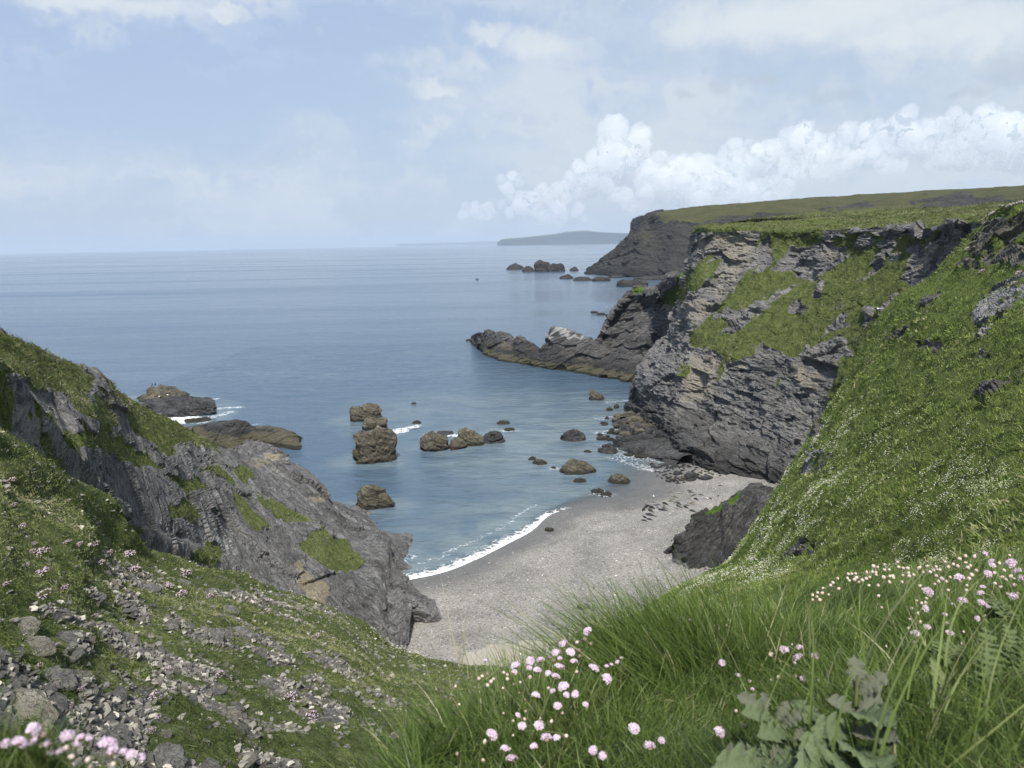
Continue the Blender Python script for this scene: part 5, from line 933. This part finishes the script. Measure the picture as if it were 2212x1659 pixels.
fgrass('meadow_grass', 'bank', 60000, 201, (.03, .075), .0019, (.25, 0, 0), 'dense green grass of the bank in the foreground', lambda p, U, V: (U > 1380) * 1.0 + .5 * (U > 850))
fgrass('long_bank_grass', 'bank', 30000, 202, (.045, .11), .0022, (-.25, .05, 0), 'longer dark grass blades in the lower foreground', lambda p, U, V: (V > 1430) * 1.0 + .25 * (U < 1700), col=(-.3, .7))
fgrass('corner_grass', 'bank2', 2200, 204, (.04, .085), .0020, (.3, 0, 0), 'blurred grass blades in the lower left corner', lambda p, U, V: (U < 150) * 1.0 + .08 * (U < 330))
# leaning dark tussock at the edge of the bank
def tussock(u, v, D, n, seed, L, lean, spread, lab, wd=.0028, col=(.08, .75)):
    r = np.random.default_rng(seed); c = P(u, v, D); p = c + r.normal(size=(n, 3)) * [spread, spread * .7, .02]; a = np.array(lean)
    d = a + r.normal(size=(n, 3)) * .22 + (p - c) / spread * .16 + [0, 0, .9]; d /= np.linalg.norm(d, axis=1, keepdims=True); side = np.cross(d, r.normal(size=(n, 3))); side /= np.linalg.norm(side, axis=1, keepdims=True)
    vv, f = blades(p, d, r.uniform(*L, n), r.uniform(.6, 1.2, n) * wd, a * r.uniform(0, .9, n)[:, None] + r.normal(size=(n, 3)) * .12 - [0, 0, .10], side, 6)
    o = mesh_np('grass_tussock', vv, f, m_fg, {'rnd': np.repeat(np.clip(r.uniform(*col, n) + (r.random(n) < .05) * .4, 0, 1), 14)}, True); meta(o, lab, 'grass tussock', 'tussocks on the foreground bank'); return o
tussock(1470, 1500, 1.55, 3600, 211, (.13, .27), (-.34, 0, 0), .085, 'big dark tussock leaning left over the beach view')
tussock(1560, 1440, 1.75, 1500, 212, (.10, .22), (-.30, .1, 0), .10, 'lower tussock right behind the big leaning one')
tussock(1250, 1650, 1.2, 1300, 213, (.05, .10), (-.15, 0, 0), .12, 'dark tussock under the pink flower cluster')
tussock(1010, 1500, 1.35, 34, 214, (.08, .16), (-.05, 0, 0), .05, 'sparse pale seed stems left of the flower cluster', .002, (.8, 1))
tussock(1690, 1470, 1.6, 40, 215, (.14, .24), (-.1, 0, 0), .10, 'few tall pale blades standing in the middle meadow', .0055, (.7, 1.0))
tussock(2040, 1640, 1.0, 60, 216, (.12, .26), (.3, 0, 0), .12, 'long pale arching blades at the lower right', .004, (.6, 1.0))

# ------------------------------------------------------------------ thrift flowers
m_pet, t = newmat('thrift_petal'); c_ = t.ramp(t.attr('rnd'), [(0, (.36, .22, .30)), (.4, (.72, .55, .68)), (1, (.90, .81, .89))]); b_s = t.bsdf(c_, .6, None, .2); tl_ = t.new('ShaderNodeBsdfTranslucent'); t.put(tl_.inputs[0], c_); mx_ = t.new('ShaderNodeMixShader'); mx_.inputs[0].default_value = .35; t.l.new(b_s.outputs[0], mx_.inputs[1]); t.l.new(tl_.outputs[0], mx_.inputs[2]); t.out(mx_.outputs[0])
m_stem = simple_mat('thrift_stem', [(.3, (.07, .10, .03)), (.7, (.13, .14, .07))], 20); m_cal = simple_mat('dry_calyx', [(.3, (.16, .11, .08)), (.7, (.34, .27, .21))], 200); m_bud = simple_mat('pale_bud', [(.35, (.30, .20, .19)), (.5, (.50, .40, .34)), (.68, (.66, .60, .48))], 260)
m_bbud = simple_mat('brown_bud', [(.35, (.10, .07, .055)), (.65, (.26, .20, .16))], 260)
def head_geo(seed, side=0.0):
    r = np.random.default_rng(seed); V_, F_, C_ = [], [], []; n = 15
    for j in range(n):
        ph = j * 2.39996 + r.uniform(-.25, .25); cz = 1 - (j + .4) / n * 1.02; sr = math.sqrt(max(0, 1 - cz * cz)); ax = np.array([math.cos(ph) * sr, math.sin(ph) * sr, cz + .25]); ax = ax / np.linalg.norm(ax); c0 = np.array([math.cos(ph) * sr * .60, math.sin(ph) * sr * .60, cz * .42]) + r.normal(size=3) * .04
        e1 = np.cross(ax, [.1, .2, 1.]); e1 /= np.linalg.norm(e1) + 1e-9; e2 = np.cross(ax, e1); tw = r.uniform(0, 6)
        for q_ in range(5):
            a = tw + q_ * 2 * math.pi / 5; dr = e1 * math.cos(a) + e2 * math.sin(a); pr = np.cross(ax, dr); L_ = r.uniform(.34, .46); up = r.uniform(.05, .22)
            pts = [c0, c0 + dr * L_ * .5 - pr * .11 + ax * up * .8, c0 + dr * L_ * .9 - pr * .13 + ax * up, c0 + dr * L_ * 1.0 + ax * up * .8, c0 + dr * L_ * .9 + pr * .13 + ax * up, c0 + dr * L_ * .5 + pr * .11 + ax * up * .8]
            b = len(V_); V_ += pts; F_ += [(b, b + 1, b + 2, b + 3), (b, b + 3, b + 4, b + 5)]; k = r.uniform(.55, 1); C_ += [.1, k * .75, k, k, k, k * .75]
    iv, if_ = ICO[2]; b = len(V_); V_ = np.concatenate([np.array(V_), iv * [.42, .42, .28]]); C_ = np.concatenate([C_, np.full(len(iv), .05)]); F_ = np.concatenate([F_, np.column_stack([if_ + b, if_[:, 0] + b])])
    return V_, F_, C_
def tri_mesh(name, V_, F_, mat, C_, parent):   # quads, some of them degenerate triangles
    me = bpy.data.meshes.new(name); me.from_pydata([tuple(map(float, x)) for x in V_], [], [tuple(int(y) for y in (f if f[3] != f[0] else f[:3])) for f in F_]); me.update()
    if C_ is not None: at = me.attributes.new('rnd', 'FLOAT', 'POINT'); at.data.foreach_set('value', np.asarray(C_, np.float32))
    for p_ in me.polygons: p_.use_smooth = True
    me.materials.append(mat); o = bpy.data.objects.new(name, me); COL.objects.link(o); o.parent = parent; return o
def tube(path, rad, k=6):
    path = np.array(path, float); t_ = np.gradient(path, axis=0); t_ /= np.linalg.norm(t_, axis=1, keepdims=True); a = np.cross(t_, [0.2, 1, 0.1]); a /= np.linalg.norm(a, axis=1, keepdims=True); b = np.cross(t_, a); th = np.arange(k) * 2 * math.pi / k
    v = path[:, None] + (a[:, None] * np.cos(th)[None, :, None] + b[:, None] * np.sin(th)[None, :, None]) * np.asarray(rad)[:, None, None] if np.ndim(rad) else path[:, None] + (a[:, None] * np.cos(th)[None, :, None] + b[:, None] * np.sin(th)[None, :, None]) * rad
    n = len(path); i = np.arange(n * k).reshape(n, k); j = np.roll(i, -1, 1); return v.reshape(-1, 3), np.stack([i[:-1], j[:-1], j[1:], i[1:]], -1).reshape(-1, 4)
HEADM = [head_geo(700 + k) for k in range(4)]
def head_proto(k, budd=None):
    e = empty('thrift_flower' if budd is None else 'thrift_bud', (0, 0, 0)); r = random.Random(k + 50)
    # unit = head radius; stem hangs below, 14 units long, bent
    L = 13; bx_, by_ = r.uniform(-2, 2), r.uniform(-1, 1); path = [(bx_ * (i / 7) ** 2, by_ * (i / 7) ** 2, -.35 - L * i / 7) for i in range(8)]
    v, f = tube(path, .085 if budd is None else .11, 6); st_ = mesh_np('stem', v, f, m_stem, None, True, e)
    iv, if_ = ICO[2]
    if budd is None:
        h_ = tri_mesh('flower_head', *HEADM[k % 4][:2], m_pet, HEADM[k % 4][2], e)
        cal = mesh_np('calyx', iv * [.42, .42, .34] + [0, 0, -.32], if_, m_cal, None, True, h_)
    else:
        v = iv.copy(); v[:, 2] *= 1.1; v *= (1 + fbm(iv * 5, 2, k) * .25)[:, None]; v[:, :2] *= np.where(v[:, 2:3] > 0, 1 - .25 * v[:, 2:3], 1); h_ = mesh_np('bud', v, if_, budd, None, True, e)
        cal = mesh_np('calyx', iv * [.6, .6, .5] + [0, 0, -.75], if_, m_cal, None, True, h_)
    return e
FP = [head_proto(k) for k in range(4)]; BPR = [head_proto(10 + k, m_bud) for k in range(3)]; BBR = [head_proto(20 + k, m_bbud) for k in range(2)]
used = set(); fcount = 0
SLOT = {'a': (979.3, 1313.4, .2083), 'b': (1440.1, 1313.4, .2083), 'c': (1751.2, 1152.0, .2083), 'd': (0, 1486, .15625)}
def depth_at(z_, u, v):
    if z_ == 'd': return .62 + (u % 7) * .006
    if z_ == 'a': return 1.02 + max(0, (1600 - v)) * .0013
    if z_ == 'b': return .98 + max(0, 1600 - v) * .0028
    return 1.10 + max(0, 1500 - v) * .0037
def put_flower(z_, x, y, wd, kind, lb, grp):
    global fcount
    ox, oy, sc_ = SLOT[z_]; u, v = ox + x * sc_, oy + y * sc_; D = depth_at(z_, u, v); w_ = wd * sc_ * D * 1.04 / F
    pool = {'o': FP, 'b': BPR, 'n': BBR}[kind]; pr = pool[fcount % len(pool)]; fcount += 1
    o = pr if pr.name not in used else copy_tree(pr); used.add(o.name); used.add(pr.name)
    o.location = P(u, v, D); sc = w_ / 2 / (.98 if kind == 'o' else 1.12); o.scale = (sc * random.uniform(.85, 1.1), sc * random.uniform(.85, 1.1), sc * random.uniform(.7, 1.15)); o.rotation_euler = (random.uniform(-.1, .75), random.uniform(-.6, .6), random.uniform(-3, 3)); meta(o, lb, 'thrift flower' if kind == 'o' else 'thrift bud', grp)
FL_A = [(1390, 240, 125), (1140, 370, 110), (1055, 460, 100), (1215, 455, 140), (1250, 550, 90), (800, 545, 110), (905, 535, 110), (640, 595, 115), (330, 545, 75), (1100, 610, 120), (980, 675, 90), (1060, 710, 130), (870, 645, 100), (790, 620, 70), (1140, 810, 140), (1265, 890, 105), (1175, 900, 80), (1030, 860, 70), (855, 900, 120), (1080, 1015, 110), (1370, 1000, 80), (670, 1110, 85),
        (710, 1220, 110), (890, 1215, 150), (400, 1315, 150), (965, 1345, 140), (1070, 1340, 100), (540, 1460, 140), (605, 1560, 150), (835, 1435, 100), (1455, 620, 140), (1590, 730, 150), (1875, 1250, 150), (2035, 1430, 150), (2160, 1370, 110), (1450, 1475, 120), (1545, 1530, 115), (1700, 560, 60), (1640, 585, 55), (1590, 600, 50), (1745, 520, 45), (635, 665, 80), (1105, 520, 70)]
BU_A = [(1282, 355, 48), (1365, 325, -50), (1425, 370, -48), (1300, 440, -52), (1310, 500, -52), (990, 510, -46), (1040, 545, -50), (1280, 660, 40), (522, 668, 38), (560, 690, 38), (355, 685, -45), (265, 730, 45), (300, 705, 45), (415, 735, 42), (390, 762, 48), (355, 800, 50), (560, 735, 44), (795, 715, 46), (695, 770, 30), (625, 790, -34), (515, 830, 34), (745, 955, -34), (685, 880, -32), (520, 1090, 30), (750, 1070, 26), (740, 1150, 42), (620, 1170, 34),
        (1130, 1090, 34), (1018, 1175, 46), (620, 1320, 28), (1172, 1325, 54), (325, 1385, 52), (38, 1510, 40), (308, 1580, 52), (22, 810, 34), (760, 600, -40), (1105, 540, -30), (985, 830, 40), (900, 1145, 26), (60, 1000, 34)]
FL_B = [(1220, 430, 110), (1375, 405, 80), (1360, 510, 130), (1540, 500, 100), (575, 570, 100), (740, 700, 70), (1412, 740, 90), (1560, 750, 60), (550, 1285, 160), (130, 110, 60), (190, 120, 60), (240, 122, 40), (190, 290, 50), (340, 210, 60), (535, 210, 40), (890, 840, 50)]
BU_B = [(1080, 480, 60), (1325, 570, 42), (1155, 718, 44), (1085, 750, 38), (1335, 705, 42), (860, 758, 40), (975, 1050, 44), (718, 1065, 44), (797, 1222, 50), (640, 128, 30), (495, 182, 26), (622, 180, 28), (100, 275, 32), (1300, 378, 22)]
FL_C = [(2080, 310, 120), (2140, 390, 90), (2190, 470, 80), (1840, 420, 90), (1540, 470, 120), (1220, 605, 110), (1575, 700, 115), (1785, 555, 60), (1760, 620, 70), (1765, 715, 80), (2100, 655, 90), (1865, 750, 110), (1985, 790, 70), (1730, 885, 70), (1195, 785, 90), (1395, 840, 55), (1480, 742, 50), (1090, 1055, 120), (1205, 970, 90), (1445, 1040, 110), (1360, 470, 50), (1870, 290, 70), (1810, 212, 60), (1885, 330, 60)]
BU_C = [(900, 300), (765, 325), (650, 340), (695, 350), (580, 405), (675, 405), (765, 380), (815, 378), (755, 455), (815, 505), (860, 460), (820, 445), (910, 350), (960, 362), (1005, 362), (1128, 355), (1210, 340), (1165, 405), (1070, 430), (1020, 445), (955, 435), (1015, 410), (945, 505), (280, 468), (230, 512), (205, 540), (127, 568), (425, 420), (388, 422), (465, 418), (380, 465), (475, 458), (500, 505), (400, 490), (535, 485), (575, 470),
        (120, 620), (70, 615), (20, 640), (65, 660), (95, 690), (20, 690), (185, 635), (290, 575), (605, 540), (700, 540), (705, 650), (1300, 345), (1275, 385), (1315, 375), (1395, 295), (1425, 350), (1478, 320), (1525, 340), (1545, 265), (1605, 235), (1605, 305), (1698, 240), (1655, 335), (1630, 355), (1718, 385), (1670, 430), (1640, 470), (1445, 455), (1405, 500), (1325, 500), (1285, 525), (1300, 440), (1130, 545), (1160, 580), (1200, 675), (1100, 700),
        (1150, 725), (1190, 722), (1045, 780), (1110, 830), (735, 768), (1030, 890), (1135, 922), (1018, 983), (1425, 590), (1620, 540), (1615, 592), (1905, 410), (1955, 310), (2065, 230), (2005, 385), (2075, 445), (1985, 455), (2025, 480), (2105, 470), (1910, 518), (1970, 555), (2115, 535), (2040, 625), (2150, 625), (1815, 860), (1408, 930), (1587, 1022), (1572, 1145), (780, 1172), (1072, 1130), (640, 400), (680, 430), (610, 455), (455, 480), (850, 440), (1240, 400), (1340, 380)]
FL_D = [(465, 560, 190), (930, 655, 190), (1100, 690, 140), (1235, 690, 95), (80, 770, 150), (270, 740, 200), (480, 720, 160), (650, 760, 125), (700, 900, 110), (830, 870, 125), (1050, 780, 110), (1490, 760, 250), (1520, 870, 220), (1810, 920, 170), (1700, 880, 130), (1950, 950, 140), (330, 790, 130)]
BU_D = [(570, 790, 70), (920, 830, 80), (1040, 1040, 80), (1215, 990, 75), (990, 950, 90), (1600, 960, 70), (1560, 1050, 80), (1250, 1090, 70), (800, 950, 60), (600, 640, -90), (1200, 760, -80)]
def rk(lst, i): return ordi(1 + sorted(range(len(lst)), key=lambda j: (lst[j][0], lst[j][1])).index(i))
PL = {'a': 'in the centre foreground', 'b': 'right of the big leaning tussock', 'c': 'on the right hand bank', 'd': 'in the blurred lower left corner'}
def h_lab(n): return n
for z_, fl, bu in (('a', FL_A, BU_A), ('b', FL_B, BU_B), ('c', FL_C, BU_C), ('d', FL_D, BU_D)):
    for i, f in enumerate(fl): put_flower(z_, *f, 'o', 'open pink thrift flower %s, %s from the left there' % (PL[z_], rk(fl, i)), 'open thrift flowers')
    for i, f in enumerate(bu):
        wd = f[2] if len(f) > 2 else random.uniform(30, 42)
        lb = ('closed thrift bud %s, %s from the left there' % (PL[z_], rk(bu, i)) if len(bu) < 90 else 'small closed thrift bud in the crowd on the right hand bank')
        put_flower(z_, f[0], f[1], abs(wd), 'n' if wd < 0 else 'b', lb, 'closed thrift buds')

# ------------------------------------------------------------------ leafy plants of the foreground
def leaf_mesh(kind, seed):
    r = np.random.default_rng(seed); n = 44; s_ = np.linspace(0, 1, n)
    if kind == 'lobed': w_ = .30 * np.sin(np.pi * np.clip(s_ * 1.02, 0, 1)) ** .8 * (.35 + .65 * s_) * 1.25; w_ = w_ * (.36 + .64 * np.abs(np.sin(s_ * 13 + .4)) ** .7) + .02 * np.abs(np.sin(s_ * 41)); w_ = np.where(s_ > .97, w_ * .6, w_)
    elif kind == 'pinnate': w_ = .22 * np.sin(np.pi * s_ ** .8) ** .7 * np.where(np.sin(s_ * 62) > -.1, 1, .10) + .012
    else: w_ = .14 * np.sin(np.pi * s_ ** .85) ** .9 + .012
    V_ = []; m_ = 7
    for i in range(n):
        for j in range(m_):
            q_ = (j / (m_ - 1)) * 2 - 1; x = q_ * w_[i]; z = -.32 * s_[i] ** 2 + abs(q_) * w_[i] * .45 + .03 * math.sin(s_[i] * 30 + q_ * 4) * abs(q_) + .02 * r.normal() * abs(q_)
            V_.append((x, s_[i] + .10 * abs(q_) * w_[i], z))
    return np.array(V_), gridfaces(n, m_)
def leafm(name, a, b, back):
    m, t = newmat(name); o = t.new('ShaderNodeTexCoord').outputs['Object']; c = t.mix(t.ss(t.noise(o, 14, 5, .65), .35, .65), a, b); x_ = t.new('ShaderNodeSeparateXYZ'); t.put(x_.inputs[0], o)
    c = t.mix(t.ss(t.m('ABSOLUTE', x_.outputs[0]), .02, .006), c, back); bf = t.new('ShaderNodeNewGeometry').outputs['Backfacing']; c = t.mix(bf, c, back); bs = t.bsdf(c, .6, t.bump(t.noise(o, 40, 3), .4, .02), .25); tl = t.new('ShaderNodeBsdfTranslucent'); t.put(tl.inputs[0], c); mx = t.new('ShaderNodeMixShader'); mx.inputs[0].default_value = .25
    t.l.new(bs.outputs[0], mx.inputs[1]); t.l.new(tl.outputs[0], mx.inputs[2]); t.out(mx.outputs[0]); return m
m_lob = leafm('ragwort_leaf', (.034, .070, .020), (.07, .12, .038), (.13, .17, .085)); m_lob2 = leafm('grey_purple_leaf', (.048, .066, .034), (.085, .105, .06), (.14, .155, .105)); m_pin = leafm('feathery_leaf', (.045, .085, .022), (.09, .14, .04), (.13, .17, .07)); m_bro = leafm('plantain_leaf', (.07, .12, .035), (.11, .165, .05), (.17, .21, .09))
def plant(name, lb, base, leaves, stem=None, grp=None, mesh_kind='lobed', mat=None):
    e = empty(name, base); meta(e, lb, 'plant', grp)
    if stem: v, f = tube([np.array(x) - base for x in stem], np.linspace(.004, .002, len(stem)), 7); mesh_np('stem', v, f, m_stem, None, True, e)
    pr = {}
    for i, (root, tip, roll, mt) in enumerate(leaves):
        root = np.array(root); tip = np.array(tip); d = tip - root; L_ = np.linalg.norm(d); yv = Vector(d / L_); zv = Vector((0, -.55, 1)); zv = (zv - yv * zv.dot(yv)).normalized(); xv = yv.cross(zv); M_ = Matrix((xv, yv, zv)).transposed() @ Matrix.Rotation(roll, 3, 'Y')
        k = i % 3
        if k not in pr or pr[k][1] is not mt: v, f = leaf_mesh(mesh_kind, 900 + k); o = mesh_np('leaf', v, f, mt, None, True, e); pr[k] = (o, mt)
        else: o = pr[k][0].copy(); COL.objects.link(o); o.parent = e
        o.matrix_local = Matrix.Translation(Vector(root - base)) @ M_.to_4x4() @ Matrix.Diagonal((L_, L_, L_, 1))
    return e
def Bp(x, y, D): return P(1440.1 + x * .2083, 1313.4 + y * .2083, D)
st = [Bp(1890, 1640, .98), Bp(1935, 1400, .98), Bp(1960, 1130, .98), Bp(1965, 900, .98), Bp(1980, 700, .98)]
plant('ragwort_plant', 'tall grey leaved lobed plant standing in the lower right grass', st[0],
      [(Bp(1965, 940, .98), Bp(1985, 500, 1.0), 0, m_lob2), (Bp(1965, 900, .98), Bp(2260, 690, .98), .3, m_lob2), (Bp(1965, 1110, .97), Bp(1750, 930, .95), -.2, m_lob2), (Bp(1960, 1120, .96), Bp(2230, 880, .98), .2, m_lob2), (Bp(1950, 1130, .96), Bp(2240, 1000, .9), .3, m_lob), (Bp(1930, 1310, .95), Bp(2250, 1190, .9), .3, m_lob2), (Bp(1930, 1320, .95), Bp(1660, 1210, .9), -.3, m_lob),
       (Bp(1900, 1500, .94), Bp(2190, 1370, .86), .2, m_lob), (Bp(1900, 1500, .94), Bp(1560, 1430, .86), -.2, m_lob), (Bp(1890, 1600, .93), Bp(2150, 1620, .82), .2, m_lob), (Bp(1880, 1620, .93), Bp(1600, 1640, .82), 0, m_lob)], st, 'leafy lobed plants')
b0 = Bp(1300, 1300, 1.0); st2 = [Bp(1420, 1600, .94), Bp(1330, 1400, .97), Bp(1180, 1260, 1.0), Bp(1040, 1080, 1.02)]
plant('ragwort_plant', 'sprawling lobed plant left of the tall grey leaved one', st2[0],
      [(Bp(1040, 1080, 1.02), Bp(1010, 850, 1.04), 0, m_lob2), (Bp(1050, 1090, 1.02), Bp(760, 880, 1.02), -.2, m_lob2), (Bp(1100, 1150, 1.01), Bp(860, 1050, .98), -.2, m_lob), (Bp(1120, 1200, 1.01), Bp(1260, 980, 1.02), .2, m_lob2), (Bp(1180, 1260, 1.0), Bp(1370, 1090, 1.0), .2, m_lob2), (Bp(1260, 1330, .98), Bp(1040, 1260, .94), -.1, m_lob), (Bp(1300, 1380, .97), Bp(1440, 1240, .98), .1, m_lob2)], st2, 'leafy lobed plants')
cb = Bp(1500, 1330, 1.0)
plant('ragwort_plant', 'upright green lobed leaves between the two stemmed plants', cb, [(Bp(1560, 1300, 1.0), Bp(1330, 880, 1.04), 0, m_lob), (Bp(1580, 1320, 1.0), Bp(1480, 930, 1.05), .2, m_lob), (Bp(1590, 1330, .99), Bp(1560, 1050, 1.02), .3, m_lob)], None, 'leafy lobed plants')
cb = Bp(1050, 1640, .9)
plant('ragwort_plant', 'low rosette of broad lobed leaves at the bottom edge', cb, [(cb, Bp(520, 1440, .92), -.2, m_lob2), (cb, Bp(780, 1380, .95), -.1, m_lob), (cb, Bp(950, 1340, .97), 0, m_lob), (cb, Bp(1110, 1360, .96), .1, m_lob), (cb, Bp(1260, 1420, .94), .2, m_lob2), (cb, Bp(1450, 1500, .9), .3, m_lob), (cb, Bp(620, 1620, .84), -.3, m_lob), (cb, Bp(1350, 1700, .82), .3, m_lob)], None, 'leafy lobed plants')
def Cp(x, y, D): return P(1751.2 + x * .2083, 1152.0 + y * .2083, D)
cb = Cp(1340, 1720, 1.15); plant('plantain', 'single broad ribbed plantain leaf standing upright at the lower right', cb, [(cb, Cp(1315, 1240, 1.2), .1, m_bro), (cb, Cp(1210, 1300, 1.2), -1.2, m_bro)], None, None, 'plain', m_bro)
for i, (x, y, tips, lb) in enumerate([(1800, 1640, [(1890, 960), (1740, 1320), (1960, 1250), (1640, 1350), (2060, 1400)], 'feathery leaved plant right of the plantain leaf'), (2150, 1500, [(2090, 900), (2210, 1060), (1960, 1080), (2300, 1000), (2000, 1260)], 'feathery leaved plant cut by the right edge'),
      (1420, 1330, [(1300, 1020), (1430, 1080), (1230, 1120), (1560, 1080), (1600, 1200)], 'low dark feathery plant left of the plantain leaf'), (2000, 880, [(1850, 590), (1950, 640), (2060, 700), (1880, 780), (2150, 760)], 'dark feathery plant high on the right hand bank')]):
    D = 1.25 + .25 * (1640 - y) / 900; cb = Cp(x, y, D); plant('feathery_plant', lb, cb, [(cb, Cp(a, b, D * 1.04), random.uniform(-.3, .3), m_pin) for a, b in tips], None, 'feathery leaved plants', 'pinnate', m_pin)

# ------------------------------------------------------------------ birds
m_wh = simple_mat('white_feather', [(.3, (.7, .7, .7)), (.7, (.82, .82, .82))], 20); m_gw = simple_mat('grey_feather', [(.3, (.32, .34, .36)), (.7, (.40, .42, .44))], 20); m_bk = simple_mat('black_feather', [(.3, (.012, .012, .013)), (.7, (.03, .03, .03))], 20); m_bill = simple_mat('yellow_bill', [(.3, (.5, .35, .05)), (.7, (.6, .42, .08))], 20)
def bird_body(up, mat, e, L=.5):
    iv, if_ = ICO[3]; v = iv.copy(); x = v[:, 0]; r_ = .30 * np.where(x > 0, 1 - .3 * x, 1 - .62 * (-x)); v[:, 1] *= r_; v[:, 2] *= r_; hd = sm(x, .45, .8); v[:, 2] += hd * up + x * up * .4; v[:, 0] = x * (1 - .25 * hd * (up > .2)); return mesh_np('body', v * L, if_, mat, None, True, e)
def gull_fly(loc, rz, lb):
    e = empty('gull', loc, (0, .1, rz)); meta(e, lb, 'gull'); bird_body(.02, m_wh, e, .3)
    for s_ in (-1, 1):
        pts = [(.10, .04, .02, .20), (.13, .28, .12, .17), (.06, .52, .10, .11), (-.06, .72, .05, .03)]; V_ = []
        for x, y, z, c in pts: V_ += [(x, y * s_, z), (x - c * .5, y * s_, z + .012), (x - c, y * s_, z), (x - c * .5, y * s_, z - .006)]
        F_ = [(i * 4 + k, i * 4 + (k + 1) % 4, i * 4 + 4 + (k + 1) % 4, i * 4 + 4 + k) for i in range(3) for k in range(4)] + [(12, 13, 14, 15)]
        mesh_np('wing', V_, F_, m_gw if s_ > 0 else m_wh, None, True, e)
    mesh_np('bill', ICO[1][0] * [.05, .012, .012] + [.32, 0, .01], ICO[1][1], m_bill, None, True, e)
gull_fly(P(1898, 667, 95), .4, 'white gull gliding in front of the green headland face')
def stand_bird(name, cat, loc, mat, up, L, lb, grp, rz):
    e = empty(name, loc, (0, 0, rz)); meta(e, lb, cat, grp); b = bird_body(up, mat, e, L * .5); b.location = (0, 0, L * (.45 if up < .5 else .6)); 
    if up > .5: b.rotation_euler = (0, -.7, 0)
    for s_ in (-.06, .06): v, f = tube([(0, s_ * L, 0), (0, s_ * L, L * .3)], .012 * L + .005, 5); mesh_np('leg', v, f, m_bill, None, True, e)
    mesh_np('bill', ICO[1][0] * [.09 * L, .02 * L, .02 * L] + [L * (.55 if up < .5 else .35), 0, L * (.62 if up < .5 else 1.05)], ICO[1][1], m_bill, None, True, e)
for i, (u, v, lb) in enumerate([(329, 833, 'left cormorant of the upright pair on top of the sea rock'), (336, 832, 'right cormorant of the upright pair on top of the sea rock')]): stand_bird('cormorant', 'cormorant', P(u, v + 3, 216), m_bk, .8, .95, lb, 'cormorants on the sea rock', .4)
for i, (u, v, D, lb) in enumerate([(344, 859, 186, 'white gull standing on the dark ledge below the cormorants'), (362, 855, 188, 'white gull right of the first on the dark sea rock'), (1383, 628, 262, 'gull perched on the grassy top of the dark crag'), (1310, 665, 262, 'gull perched on the shoulder of the dark crag'), (1412, 1073, 118, 'white gull standing on shingle among the seals')]):
    stand_bird('gull', 'gull', P(u, v, D) if i != 4 else BP(u, v + 2), m_wh, .25, .6, lb, 'gulls resting on rocks', random.uniform(0, 6))

# ------------------------------------------------------------------ air
m_h, t = newmat('haze_air'); pvn = t.new('ShaderNodeVolumePrincipled'); pvn.inputs['Color'].default_value = (.74, .84, .97, 1); pvn.inputs['Density'].default_value = .00005; pvn.inputs['Anisotropy'].default_value = .2
t.out(None, pvn.outputs[0])
B_ = 75000; hv = [(x, y, z) for x in (-B_, B_) for y in (-B_, B_) for z in (-40, 420)]
hz_ = mesh_np('haze', hv, [(0, 1, 3, 2), (4, 6, 7, 5), (0, 4, 5, 1), (2, 3, 7, 6), (0, 2, 6, 4), (1, 5, 7, 3)], m_h); meta(hz_, 'thin blue sea haze over the far coast', 'haze', kind='stuff')
